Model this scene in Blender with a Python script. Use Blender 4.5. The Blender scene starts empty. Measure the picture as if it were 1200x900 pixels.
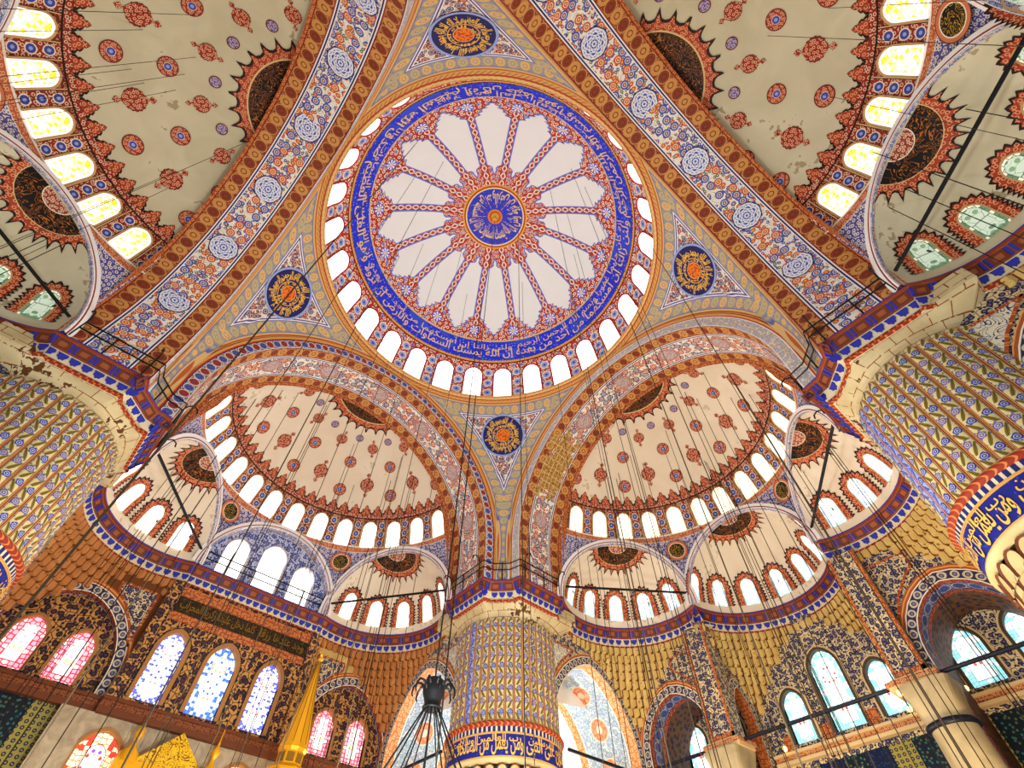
import bpy, math, random
from math import sin, cos, pi, radians as rad, sqrt, atan2, asin, acos
from mathutils import Vector, Matrix
from mathutils.geometry import tessellate_polygon
random.seed(7)
C = bpy.context.scene.collection
SC = bpy.context.scene

# ------------------------------------------------------------------ camera, sky, lamps, exposure
cd = bpy.data.cameras.new('camera'); co = bpy.data.objects.new('camera', cd); C.objects.link(co)
cd.sensor_fit = 'HORIZONTAL'; cd.sensor_width = 36; cd.lens = 586.75 / 1200 * 36; cd.clip_end = 400
_th, _ya, _ro = rad(54.386), rad(49.10), rad(0.583)
_f = Vector((cos(_th) * cos(_ya), cos(_th) * sin(_ya), sin(_th)))
_r = Vector((sin(_ya), -cos(_ya), 0)); _u = _r.cross(_f)
_r2 = _r * cos(_ro) + _u * sin(_ro); _u2 = _u * cos(_ro) - _r * sin(_ro)
co.matrix_world = Matrix(((_r2.x, _u2.x, -_f.x, -7.043), (_r2.y, _u2.y, -_f.y, -10.415), (_r2.z, _u2.z, -_f.z, 1.6), (0, 0, 0, 1)))
SC.camera = co
wd = bpy.data.worlds.new('sky'); SC.world = wd; wd.use_nodes = True
wd.node_tree.nodes['Background'].inputs[0].default_value = (0.93, 0.96, 1.0, 1)
wd.node_tree.nodes['Background'].inputs[1].default_value = 0.5
def lamp(x, y, z, power, col, r=0.6):
    l = bpy.data.lights.new('unseen_lamp', 'POINT'); l.energy = power; l.color = col; l.shadow_soft_size = r
    o = bpy.data.objects.new('unseen_lamp', l); C.objects.link(o); o.location = (x, y, z)
WARM = (1.0, 0.80, 0.48); NEUT = (1.0, 0.98, 0.90)
lamp(0, 0, 4.2, 4800, (0.88, 0.96, 1.0))
for x, y, p in ((8, 0, 1500), (0, 8, 1100), (8, 8, 800), (-7, 0, 250), (0, -7, 300), (8, -8, 700)):
    lamp(x, y, 4.2, p, NEUT)
for x, y, p in ((18, 3, 900), (18, -6, 1250), (18, 8, 500), (-4, 18, 170), (5, 18, 420)):
    lamp(x, y, 5.0, p, WARM)
lamp(20, 20, 6.0, 4500, (0.95, 0.97, 1.0))  # added fill lamp without a fixture, brightens the corner bay
vs = SC.view_settings
vs.view_transform = 'Standard'; vs.look = 'None'; vs.gamma = 1; vs.use_curve_mapping = False; vs.exposure = 0.38
SC.cycles.max_bounces = 6; SC.cycles.diffuse_bounces = 3; SC.cycles.glossy_bounces = 2

# ------------------------------------------------------------------ node helper
def lin(c):
    return tuple((x / 12.92 if x <= 0.04045 else ((x + 0.055) / 1.055) ** 2.4) for x in c[:3]) + (1.0,)
class S:
    def __init__(s, T, k): s.T, s.k = T, k
    def __add__(s, o): return s.T.m('ADD', s, o)
    def __sub__(s, o): return s.T.m('SUBTRACT', s, o)
    def __rsub__(s, o): return s.T.m('SUBTRACT', o, s)
    def __mul__(s, o): return s.T.m('MULTIPLY', s, o)
    def __truediv__(s, o): return s.T.m('DIVIDE', s, o)
    def __lt__(s, o): return s.T.m('LESS_THAN', s, o)
    def __gt__(s, o): return s.T.m('GREATER_THAN', s, o)
    __radd__ = __add__; __rmul__ = __mul__
class Tree:
    def __init__(t, mat): t.mat = mat; t.n = mat.node_tree.nodes; t.l = mat.node_tree.links; t.cache = {}
    def put(t, sock, v):
        if isinstance(v, S): t.l.new(v.k, sock)
        else: sock.default_value = v
    def m(t, op, a, b=None, c=None):
        n = t.n.new('ShaderNodeMath'); n.operation = op
        t.put(n.inputs[0], a)
        if b is not None: t.put(n.inputs[1], b)
        if c is not None: t.put(n.inputs[2], c)
        return S(t, n.outputs[0])
    def uv(t, layer='uv'):
        if layer not in t.cache:
            n = t.n.new('ShaderNodeUVMap'); n.uv_map = layer
            s = t.n.new('ShaderNodeSeparateXYZ'); t.l.new(n.outputs[0], s.inputs[0])
            t.cache[layer] = (S(t, s.outputs[0]), S(t, s.outputs[1]))
        return t.cache[layer]
    def obj(t):
        if 'obj' not in t.cache:
            n = t.n.new('ShaderNodeTexCoord'); t.cache['obj'] = n.outputs['Object']
        return t.cache['obj']
    def vec(t, u, v, w=0.0):
        n = t.n.new('ShaderNodeCombineXYZ'); t.put(n.inputs[0], u); t.put(n.inputs[1], v); t.put(n.inputs[2], w); return n.outputs[0]
    def vor(t, vec, scale, rnd=0.6, feature='F1', dim='2D'):
        n = t.n.new('ShaderNodeTexVoronoi'); n.voronoi_dimensions = dim; n.feature = feature
        t.l.new(vec, n.inputs['Vector']); n.inputs['Scale'].default_value = scale; n.inputs['Randomness'].default_value = rnd
        if feature == 'DISTANCE_TO_EDGE': return S(t, n.outputs['Distance'])
        s = t.n.new('ShaderNodeSeparateColor'); t.l.new(n.outputs['Color'], s.inputs[0])
        return S(t, n.outputs['Distance']), S(t, s.outputs[0]), S(t, s.outputs[1])
    def noise(t, vec, scale, detail=3.0, dist=0.0):
        n = t.n.new('ShaderNodeTexNoise'); t.l.new(vec, n.inputs['Vector']); n.inputs['Scale'].default_value = scale
        n.inputs['Detail'].default_value = detail; n.inputs['Distortion'].default_value = dist
        return S(t, n.outputs['Fac'])
    def mix(t, f, a, b):
        n = t.n.new('ShaderNodeMix'); n.data_type = 'RGBA'
        t.put(n.inputs[0], f)
        for i, v in ((6, a), (7, b)):
            if isinstance(v, S): t.l.new(v.k, n.inputs[i])
            else: n.inputs[i].default_value = lin(v)
        return S(t, n.outputs[2])
    def frac(t, a): return t.m('FRACT', a)
    def abs(t, a): return t.m('ABSOLUTE', a)
    def len(t, a, b): return t.m('SQRT', t.m('ADD', a * a, b * b))
    def band(t, x, a, b): return t.m('MULTIPLY', x > a, x < b)
    def AND(t, *a):
        r = a[0]
        for k in a[1:]: r = r * k
        return r
    def OR(t, a, b): return t.m('MAXIMUM', a, b)
def material(name, fn, rough=0.6, metal=0.0, emit=0.0, bump=None):
    m = bpy.data.materials.new(name); m.use_nodes = True
    b = m.node_tree.nodes['Principled BSDF']; T = Tree(m)
    c = fn(T) if callable(fn) else fn
    ports = [b.inputs['Base Color']] + ([b.inputs['Emission Color']] if emit else [])
    for p in ports:
        if isinstance(c, S): T.l.new(c.k, p)
        else: p.default_value = lin(c)
    b.inputs['Roughness'].default_value = rough; b.inputs['Metallic'].default_value = metal
    b.inputs['Specular IOR Level'].default_value = 0.25
    if emit: b.inputs['Emission Strength'].default_value = emit
    return m

# palette
CREAM = (0.93, 0.89, 0.80); WHITE = (0.93, 0.92, 0.91); RED = (0.72, 0.20, 0.11); DRED = (0.45, 0.10, 0.07); ORANGE = (0.88, 0.45, 0.17)
BLUE = (0.16, 0.23, 0.80); DBLUE = (0.11, 0.12, 0.38); PBLUE = (0.58, 0.64, 0.86); GOLD = (0.92, 0.68, 0.22); OLIVE = (0.44, 0.40, 0.10)
SALMON = (0.85, 0.50, 0.34); SAND = (0.86, 0.74, 0.50); BROWN = (0.34, 0.20, 0.10); BLACK = (0.06, 0.05, 0.05); PURPLE = (0.36, 0.30, 0.55)

def lines(T, d, k, w):                      # curling line work round voronoi cells
    return T.abs(T.frac(d * k) - 0.5) < w
def floral(T, u, v, s, ground, cols, vine, stem=0.035, big=0.34):
    vec = T.vec(u / s, v / s)
    n = T.noise(vec, 1.1, 0, 0.8)
    c = T.mix(T.abs(T.frac(n * 6) - 0.5) < stem * 1.6, ground, vine)
    d2, q1, q2 = T.vor(T.vec(u / s + 0.37, v / s * 1.25 + 0.61), 2.5, 0.95)
    c = T.mix(T.AND(d2 < 0.40, q1 > 0.30), c, T.mix(q2 > 0.62, T.mix(q2 > 0.30, cols[2], vine), cols[1]))
    c = T.mix(T.AND(d2 < 0.13, q1 > 0.30), c, ground)
    d3, p1, p2 = T.vor(T.vec(u / s * 1.2 + 3.1, v / s + 1.7), 1.7, 0.95)
    c = T.mix(T.AND(d3 < 0.38, p1 > 0.40), c, T.mix(p2 > 0.5, cols[0], cols[2]))
    c = T.mix(T.AND(d3 < 0.17, p1 > 0.40), c, cols[3])
    d, r1, r2 = T.vor(vec, 1.0, 0.75)
    fl = T.mix(r1 > 0.5, cols[0], T.mix(r1 > 0.22, cols[1], cols[2]))
    c = T.mix(d < big, c, fl)
    c = T.mix(T.band(d, big * 0.50, big * 0.64), c, ground)
    return T.mix(d < big * 0.26, c, cols[3])
def border(T, u, v, w, p, ground, ring, fillA, fillB, edge):     # running band of roundels, v in 0..w
    vn = v - w / 2
    k = T.m('FLOOR', u / p); uu = (T.frac(u / p) - 0.5) * p
    par = T.m('MODULO', T.abs(k), 2.0)
    d = T.len(uu, vn * 0.85)
    sc, r1, r2 = T.vor(T.vec(u, v), 6.0 / w, 0.8)
    c = T.mix(lines(T, sc, 1.8, 0.17), ground, ring)
    c = T.mix(d < w * 0.36, c, ring)
    c = T.mix(d < w * 0.31, c, T.mix(par > 0.5, fillA, fillB))
    c = T.mix(T.band(d, w * 0.12, w * 0.17), c, ground)
    return T.mix(T.abs(vn) > w * 0.44, c, edge)
def layers(T, v, base, items):              # items: (v0, v1, colour)
    c = base
    for a, b, col in items: c = T.mix(T.band(v, a, b), c, col)
    return c

M_REDBORDER = material('rust_border', lambda T: (lambda u, v: T.mix(lines(T, T.vor(T.vec(u, v), 5.5, 0.6)[0], 1.8, 0.15), (0.62, 0.28, 0.12), (0.86, 0.58, 0.34)))(*T.uv()))
# --- dome materials
def _lace(T, u, v, s=0.42):
    d, r1, r2 = T.vor(T.vec(u, v), 1 / s, 0.7)
    c = T.mix(lines(T, d, 1.9, 0.16), RED, CREAM)
    d2, q1, q2 = T.vor(T.vec(u + 3.3, v), 0.55 / s, 0.5)
    c = T.mix(T.AND(d2 < 0.20, q1 > 0.35), c, PBLUE)
    c = T.mix(T.AND(d2 < 0.09, q1 > 0.35), c, BLUE)
    return c
def m_dome(T):
    u, v = T.uv()                          # u: azimuth in degrees, v: elevation in degrees
    R = 10.8
    um = u * (rad(1) * 8.6); vm = v * (rad(1) * R)
    c = _lace(T, um, vm, 0.36)
    # spokes: chain of white diamonds edged in blue, sixteen round the dome
    a = (T.frac((u - 15.7) / 22.5 + 0.5) - 0.5) * 22.5
    am = T.abs(a) * T.m('COSINE', v * rad(1)) * (rad(1) * R)
    chain = T.abs(T.frac(vm / 0.62) - 0.5)
    c = T.mix(T.AND(v > 42, am < 0.27), c, RED)
    c = T.mix(T.AND(v > 42, T.abs(am - chain * 0.34) < 0.05), c, CREAM)
    c = T.mix(T.AND(v > 42, T.len(am, (T.frac(vm / 0.62) - 0.5) * 0.62) < 0.075), c, PBLUE)
    # windows zone: blue star florets between windows
    w = (T.frac(u / 12.857) - 0.5) * 12.857
    wm = T.abs(w) - 6.43
    fl = T.len(wm * 0.185, (T.frac(v / 5.4) - 0.5) * 1.0)
    c = T.mix(T.AND(v < 22, fl < 0.36), c, CREAM)
    c = T.mix(T.AND(v < 22, fl < 0.26), c, PBLUE)
    c = T.mix(T.AND(v < 22, fl < 0.10), c, BLUE)
    return layers(T, v, c, ((23.6, 24.3, DRED), (24.3, 25.2, GOLD), (34.4, 35.3, SAND), (76.3, 77.3, GOLD)))
M_DOME = material('dome_lace', m_dome)
M_WHITE = material('white_plaster', lambda T: T.mix(T.m('MULTIPLY', T.noise(T.obj(), 0.9, 5), 0.35), (0.93, 0.93, 0.92), (0.84, 0.84, 0.82)))
M_BLUELINE = material('blue_outline', (0.42, 0.46, 0.82))
def m_band(T):
    u, v = T.uv()
    d, r1, r2 = T.vor(T.vec(u, v), 3.6, 0.9)
    c = T.mix(T.AND(d < 0.17, r1 > 0.45), (0.13, 0.20, 0.84), (0.55, 0.60, 0.92))
    n = T.noise(T.obj(), 0.5, 3)
    return T.mix(n > 0.60, c, (0.20, 0.30, 0.86))
M_BAND = material('blue_band', m_band)
M_LETTER = material('gold_lettering', (0.95, 0.74, 0.26), 0.45)
M_LETTERW = material('pale_gold_lettering', (0.93, 0.78, 0.55), 0.5)
M_GLOWC = material('creamy_daylight_glass', lambda T: (lambda u, v: T.mix(T.OR(T.abs(T.frac(v / 0.42) - 0.5) > 0.475, T.abs(u) < 0.012), T.mix(T.vor(T.vec(u, v), 6, 0.3)[1] > 0.6, (1, 0.99, 0.92), (0.98, 0.93, 0.72)), (0.75, 0.70, 0.50)))(*T.uv()), 0.3, 0, 1.2)
M_GLOW = material('daylight_glass', lambda T: (lambda u, v: T.mix(T.OR(T.abs(T.frac(v / 0.42) - 0.5) > 0.475, T.abs(u) < 0.012), (1, 1, 0.99), (0.72, 0.75, 0.74)))(*T.uv()), 0.3, 0, 2.4)
def m_stainA(T):                            # lattice glass in yellow, white and green
    u, v = T.uv(); r, q = T.uv('rim')
    d, r1, r2 = T.vor(T.vec((u + v) * 0.7071, (u - v) * 0.7071), 7.0, 0.05)
    c = T.mix(r1 > 0.5, (1, 1, 0.95), T.mix(r2 > 0.4, (0.98, 0.80, 0.20), (0.98, 0.93, 0.62)))
    e = T.vor(T.vec((u + v) * 0.7071, (u - v) * 0.7071), 7.0, 0.05, 'DISTANCE_TO_EDGE')
    c = T.mix(e < 0.05, c, (0.55, 0.45, 0.18))
    seg = T.frac(q * 11)
    c = T.mix(r > 0.80, c, T.mix(seg > 0.72, T.mix(seg > 0.86, (0.98, 0.98, 0.95), (0.97, 0.78, 0.2)), T.mix(seg < 0.12, (0.98, 0.98, 0.95), (0.55, 0.86, 0.70))))
    return T.mix(T.band(r, 0.78, 0.81), c, (0.45, 0.42, 0.25))
M_STAINA = material('lattice_glass', m_stainA, 0.3, 0, 1.0)
def stained(name, rimA, rimB, rimC, mid, acc, lead, s=4.0, emit=1.0, rimw=0.72, share=0.5, rs=1.6, lw=0.06):
    def f(T):
        u, v = T.uv(); r, q = T.uv('rim')
        vec = T.vec(T.abs(u), v)
        d, r1, r2 = T.vor(vec, s, 0.55); e = T.vor(vec, s, 0.55, 'DISTANCE_TO_EDGE')
        c = T.mix(T.AND(d < 0.30, r1 > 0.72), mid, acc)
        c = T.mix(T.AND(d < 0.28, r1 < 0.16), c, rimA)
        d2, p1, p2 = T.vor(vec, s * rs, 0.5); e2 = T.vor(vec, s * rs, 0.5, 'DISTANCE_TO_EDGE')
        rc = T.mix(p1 > share, rimB, T.mix(p1 > share * 0.4, rimC, rimA))
        rc = T.mix(e2 < lw, rc, lead)
        c = T.mix(T.AND(e < 0.02, r1 > 0.4), c, lead)
        c = T.mix(r > rimw, c, rc)
        c = T.mix(T.AND(T.abs(T.frac(v / 0.8) - 0.5) > 0.485, r < rimw), c, lead)
        return T.mix(T.band(r, rimw - 0.04, rimw), c, lead)
    return material(name, f, 0.3, 0, emit)
M_ST_RED = stained('red_bordered_glass', (0.97, 0.62, 0.70), (1, 0.96, 0.95), (0.60, 0.90, 0.96), (1, 0.98, 0.95), (0.99, 0.80, 0.40), (0.82, 0.16, 0.20), 4.6, 1.08, 0.52, 0.34, 1.1, 0.12)
M_ST_BLUE = stained('blue_bordered_glass', (0.30, 0.34, 0.95), (0.97, 0.97, 1.0), (0.42, 0.46, 1.0), (1, 0.99, 1.0), (0.95, 0.55, 0.55), (0.55, 0.58, 0.86), 4.5, 1.1, 0.58, 0.58, 2.2, 0.05)
M_ST_MIX = stained('blue_yellow_glass', (0.22, 0.40, 0.95), (0.95, 0.97, 1.0), (0.45, 0.70, 1.0), (1, 0.98, 0.97), (0.98, 0.60, 0.30), (0.45, 0.55, 0.85), 4.5, 1.1, 0.52, 0.62, 1.5, 0.06)
M_ST_AQUA = stained('aqua_bordered_glass', (0.55, 0.84, 0.86), (0.98, 1.0, 1.0), (0.94, 0.86, 0.55), (1, 1, 1), (0.90, 0.35, 0.32), (0.45, 0.58, 0.60), 4.4, 1.1, 0.62, 0.30, 1.4, 0.07)
M_ST_PALE = stained('pale_blue_glass', (0.60, 0.78, 0.88), (0.98, 1.0, 1.0), (0.75, 0.90, 0.84), (0.98, 1, 1), (0.55, 0.68, 0.88), (0.62, 0.74, 0.80), 6.5, 1.1, 0.70, 0.4, 1.2, 0.05)
M_ST_WARM = stained('rainbow_glass', (0.90, 0.25, 0.18), (0.99, 0.90, 0.70), (0.98, 0.78, 0.20), (1, 0.97, 0.92), (0.50, 0.30, 0.80), (0.70, 0.20, 0.14), 4.0, 1.05, 0.5, 0.55, 1.3, 0.07)
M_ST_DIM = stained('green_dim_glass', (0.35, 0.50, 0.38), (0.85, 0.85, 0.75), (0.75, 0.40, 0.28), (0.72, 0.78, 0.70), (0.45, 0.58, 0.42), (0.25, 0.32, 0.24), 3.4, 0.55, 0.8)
# --- semi-dome materials
def m_plaster(a, b_, st):
    def f(T):
        n = T.noise(T.obj(), 0.45, 6, 0.8); k = T.noise(T.obj(), 3.5, 4)
        c = T.mix(n, a, b_)
        return T.mix(T.AND(n > 0.60, k > 0.56), c, st)
    return f
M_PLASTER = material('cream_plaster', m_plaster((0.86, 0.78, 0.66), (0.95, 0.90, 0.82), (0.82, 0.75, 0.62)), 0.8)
M_PLASTER_SHADED = material('shaded_olive_plaster', m_plaster((0.70, 0.66, 0.52), (0.88, 0.85, 0.73), (0.66, 0.60, 0.46)), 0.8)  # same plaster at the rear, its dimmer light put into the colour
def m_winband(T):
    u, v = T.uv()                          # u azimuth m, v m above the windows' foot
    p = 8.3 * rad(12.3)
    x = (T.frac(u / p) - 0.5) * p          # strip centre between two windows
    d, r1, r2 = T.vor(T.vec(u, v), 4.6, 0.7)
    c = T.mix(lines(T, d, 1.9, 0.15), (0.58, 0.16, 0.10), (0.90, 0.76, 0.62))
    y = (T.frac(v / 0.66) - 0.5) * 0.66
    q = T.len(x, y * 0.9)
    strip = v < 2.12
    c = T.mix(T.AND(strip, q < 0.21), c, CREAM); c = T.mix(T.AND(strip, q < 0.17), c, (0.24, 0.28, 0.62)); c = T.mix(T.AND(strip, q < 0.07), c, PBLUE)
    e = T.abs(x)
    c = T.mix(T.AND(strip, T.band(e, 0.29, 0.32)), c, (0.10, 0.06, 0.05)); c = T.mix(T.AND(strip, T.band(e, 0.32, 0.36)), c, SAND)
    c = T.mix(T.AND(strip, e > 0.36), c, T.mix(lines(T, d, 1.9, 0.12), (0.44, 0.13, 0.08), (0.80, 0.55, 0.36)))
    return layers(T, v, c, ((-0.5, 0.06, CREAM), (2.08, 2.16, (0.10, 0.06, 0.05))))
M_WINBAND = material('red_blue_window_band', m_winband)
def m_rim2(base, lacec, k, edge, lim=0.86):
    def f(T):
        u, v = T.uv(); r, q = T.uv('rim')
        d, r1, r2 = T.vor(T.vec(u, v), k, 0.6)
        c = T.mix(lines(T, d, 1.7, 0.14), base, lacec)
        return T.mix(r > lim, c, edge)
    return f
M_CART = material('red_cartouche', m_rim2((0.60, 0.16, 0.09), (0.90, 0.70, 0.54), 6.0, DRED))
M_FRINGE = material('red_fringe', m_rim2((0.66, 0.24, 0.13), (0.90, 0.62, 0.44), 5.0, (0.16, 0.07, 0.05), 0.72))
def m_roundel(T):
    u, v = T.uv(); r, q = T.uv('rim')
    d, r1, r2 = T.vor(T.vec(u, v), 7.5, 0.6)
    c = T.mix(lines(T, d, 1.7, 0.15), (0.62, 0.18, 0.10), (0.90, 0.66, 0.50))
    c = T.mix(r < 0.40, c, CREAM); c = T.mix(r < 0.36, c, (0.25, 0.28, 0.66)); c = T.mix(r < 0.17, c, PBLUE)
    return T.mix(r > 0.90, c, DRED)
M_ROUNDEL = material('red_roundel', m_roundel)
def m_roundelb(T):
    u, v = T.uv(); r, q = T.uv('rim')
    d, r1, r2 = T.vor(T.vec(u, v), 9.0, 0.6)
    c = T.mix(lines(T, d, 1.7, 0.18), (0.36, 0.30, 0.56), (0.82, 0.74, 0.78))
    return T.mix(r > 0.82, c, (0.45, 0.14, 0.14))
M_ROUNDELB = material('violet_roundel', m_roundelb)
def m_crown(T):
    u, v = T.uv(); r, q = T.uv('rim')
    n = T.noise(T.vec(u * 1.3, v * 1.3), 1.6, 1, 1.6)
    c = T.mix(T.abs(T.frac(n * 7) - 0.5) < 0.085, (0.06, 0.042, 0.03), (0.72, 0.40, 0.10))
    d2, p1, p2 = T.vor(T.vec(u, v), 6.5, 0.5)
    c = T.mix(r < 0.40, c, T.mix(lines(T, d2, 1.8, 0.2), (0.58, 0.20, 0.13), (0.90, 0.74, 0.62)))
    c = T.mix(T.band(r, 0.385, 0.41), c, CREAM)
    return T.mix(r > 0.965, c, SAND)
M_CROWN = material('black_gold_crown', m_crown, 0.55)
# --- arch materials
def m_soffit(flow, medal=None, patch=False):
    def f(T):
        u, v = T.uv()
        fl = floral(T, u, v, 0.58, (0.93, 0.91, 0.86), flow, (0.40, 0.44, 0.34), 0.03, 0.36)
        b1 = border(T, u, v, 0.80, 0.54, (0.50, 0.14, 0.08), (0.80, 0.56, 0.32), (0.80, 0.58, 0.30), (0.52, 0.24, 0.14), (0.52, 0.10, 0.06))
        b2 = border(T, u, v - 2.70, 0.80, 0.54, (0.50, 0.14, 0.08), (0.80, 0.56, 0.32), (0.80, 0.58, 0.30), (0.52, 0.24, 0.14), (0.52, 0.10, 0.06))
        c = T.mix(v < 0.80, fl, b1); c = T.mix(v > 2.70, c, b2)
        c = layers(T, v, c, ((0.80, 0.86, WHITE), (0.86, 0.93, DBLUE), (0.93, 0.98, WHITE), (2.52, 2.57, WHITE), (2.57, 2.64, DBLUE), (2.64, 2.70, WHITE)))
        if patch:
            n = T.noise(T.vec(u, v), 0.8, 5); k = T.noise(T.vec(u * 0.9, v * 1.6), 2.2, 3)
            msk = T.AND(T.band(v + (n - 0.5) * 3.2 + (T.noise(T.vec(u, v), 3.0, 3) - 0.5) * 1.4, 0.60, 2.55), T.band(u + (n - 0.5) * 5 + (T.noise(T.vec(u, v), 2.0, 3) - 0.5) * 2.5, 7.0, 11.6))
            k2 = T.noise(T.vec(u, v), 7.0, 4)
            bare = T.mix(T.AND(k > 0.42, T.OR(T.abs(T.frac(u / 0.55 + n * 0.3) - 0.5) > 0.45, T.abs(T.frac(v / 0.35 + n * 0.3) - 0.5) > 0.43)), T.mix((k2 - 0.5) * 2.6 + 0.5, (0.30, 0.16, 0.05), (0.86, 0.66, 0.36)), (0.84, 0.72, 0.48))
            c = T.mix(msk, c, bare)
        return c
    return f
FL_A = ((0.80, 0.36, 0.14), (0.76, 0.26, 0.12), (0.26, 0.33, 0.66), (0.92, 0.70, 0.34))
FL_B = ((0.74, 0.28, 0.12), (0.80, 0.38, 0.18), (0.34, 0.30, 0.48), (0.92, 0.80, 0.62))
M_SOFFIT_BACK = material('arch_soffit_floral', m_soffit(FL_A))
M_SOFFIT_FRONT = material('front_arch_soffit_floral', m_soffit(FL_B))
M_SOFFIT_WORN = material('worn_arch_soffit_floral', m_soffit(FL_B, None, True))
def m_octagon(T):
    u, v = T.uv(); r, q = T.uv('rim')
    x, y = T.abs(u), T.abs(v)
    st = T.m('MAXIMUM', T.m('MAXIMUM', x, y), (x + y) * 0.7071); st2 = T.m('MINIMUM', T.m('MAXIMUM', x, y), (x + y) * 0.7071)
    c = T.mix(T.abs(T.frac(st2 * 6.4) - 0.5) < 0.20, (0.25, 0.31, 0.66), (0.88, 0.90, 0.94))
    c = T.mix(T.AND(T.abs(T.frac(st * 7.2) - 0.5) < 0.16, st > 0.18), c, (0.90, 0.92, 0.96))
    return T.mix(r > 0.93, T.mix(T.band(r, 0.80, 0.86), c, WHITE), DBLUE)
M_OCT = material('blue_octagon_medallion', m_octagon)
M_OVAL = material('pale_oval_medallion', lambda T: (lambda u, v, r: T.mix(T.band(r, 0.82, 0.92), T.mix(T.noise(T.vec(u, v), 7, 3) > 0.5, (0.78, 0.70, 0.66), (0.66, 0.55, 0.58)), (0.74, 0.40, 0.28)))(*T.uv(), T.uv('rim')[0]))
def m_archivolt(T):
    u, v = T.uv()
    c = floral(T, u, v, 0.30, (0.90, 0.87, 0.80), ((0.62, 0.64, 0.78), (0.86, 0.66, 0.40), (0.64, 0.62, 0.66), (0.92, 0.86, 0.66)), (0.7, 0.7, 0.6), 0.02, 0.36)
    return layers(T, v, c, ((-0.1, 0.05, WHITE), (0.60, 0.66, WHITE), (0.66, 0.90, RED), (0.73, 0.82, (0.88, 0.62, 0.30))))
M_ARCHIVOLT = material('archivolt_band', m_archivolt)
def m_archivolt_blue(T):
    u, v = T.uv()
    c = border(T, u, v, 0.62, 0.46, (0.20, 0.22, 0.42), CREAM, (0.30, 0.36, 0.70), (0.66, 0.22, 0.10), DBLUE)
    return layers(T, v, c, ((-0.1, 0.03, WHITE), (0.62, 0.90, RED), (0.70, 0.82, GOLD)))
M_ARCHIVOLTB = material('blue_archivolt_band', m_archivolt_blue)
def m_pend(T):
    u, v = T.uv(); de, dt = T.uv('rim')
    d = T.m('MINIMUM', de, dt)
    fl = floral(T, u, v, 0.46, (0.90, 0.87, 0.80), ((0.30, 0.26, 0.46), (0.42, 0.36, 0.56), (0.62, 0.26, 0.14), (0.55, 0.35, 0.35)), (0.60, 0.62, 0.55), 0.03, 0.38)
    run = u * (dt < de) + v * 1.08 * (de < dt)
    b = border(T, run, d - 0.25, 0.75, 0.62, (0.52, 0.53, 0.62), (0.68, 0.64, 0.54), (0.88, 0.70, 0.38), (0.76, 0.68, 0.46), (0.40, 0.40, 0.62))
    c = T.mix(d < 1.0, fl, b)
    return layers(T, d, c, ((-1, 0.06, (0.90, 0.70, 0.35)), (0.06, 0.15, (0.72, 0.36, 0.18)), (0.15, 0.25, (0.85, 0.70, 0.45)), (1.0, 1.06, WHITE), (1.06, 1.14, PURPLE), (1.14, 1.20, WHITE)))
M_PEND = material('pendentive_floral', m_pend)
def m_ledge(T):
    u, v = T.uv()
    rope = T.abs(T.frac(u * 3.1 + v * 6.0) - 0.5) < 0.24
    c = T.mix(rope, (0.86, 0.68, 0.40), (0.78, 0.50, 0.24))
    return layers(T, v, c, ((0.0, 0.05, (0.80, 0.66, 0.42)), (0.20, 0.27, RED), (0.30, 0.40, (0.88, 0.74, 0.48))))
M_LEDGE = material('rope_moulding', m_ledge)
M_STONE = material('sand_stone', lambda T: T.mix(T.noise(T.obj(), 0.8, 5), (0.62, 0.50, 0.26), (0.92, 0.84, 0.62)), 0.85)
M_GILT = material('gilt_moulding', (0.84, 0.62, 0.34), 0.5)
M_DARKLINE = material('dark_line', (0.10, 0.08, 0.12))
def m_mrad(T):
    u, v = T.uv(); r, q = T.uv('rim')
    n = T.noise(T.vec(u, v), 7.0, 3)
    c = T.mix(r < 0.30, DBLUE, T.mix(n > 0.52, (0.92, 0.48, 0.12), (0.70, 0.24, 0.08)))
    c = T.mix(T.band(r, 0.44, 0.47), c, GOLD); c = T.mix(T.band(r, 0.285, 0.31), c, GOLD)
    c = T.mix(r > 0.91, c, PBLUE); return T.mix(T.band(r, 0.89, 0.915), c, BLACK)
M_MEDAL = material('blue_gold_medallion', m_mrad, 0.55)
def m_dmed(T):
    u, v = T.uv(); r, q = T.uv('rim')
    d, r1, r2 = T.vor(T.vec(u, v), 3.2, 0.8)
    c = T.mix(T.AND(d < 0.13, r1 > 0.5), (0.16, 0.22, 0.76), (0.75, 0.30, 0.20))
    c = T.mix(r > 0.91, c, (0.90, 0.82, 0.62)); c = T.mix(r > 0.955, c, RED)
    c = T.mix(r < 0.24, c, (0.90, 0.50, 0.18)); c = T.mix(r < 0.19, c, (0.72, 0.36, 0.10)); return T.mix(r < 0.12, c, GOLD)
M_DMED = material('dome_medallion', m_dmed, 0.5)
def m_spandrel(T):
    u, v = T.uv(); a, b = T.uv('rim')
    d = T.m('MINIMUM', a, b)
    e, r1, r2 = T.vor(T.vec(u, v), 4.2, 0.7)
    fl = T.mix(lines(T, e, 1.8, 0.2), (0.30, 0.30, 0.62), (0.90, 0.87, 0.84))
    f, p1, p2 = T.vor(T.vec(u, v), 4.6, 0.6)
    bd = T.mix(lines(T, f, 1.7, 0.14), (0.76, 0.38, 0.24), (0.92, 0.70, 0.52))
    c = T.mix(d < 0.46, fl, bd)
    return layers(T, d, c, ((-1, 0.05, WHITE), (0.46, 0.50, WHITE)))
M_SPANDREL = material('violet_spandrel', m_spandrel)
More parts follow.
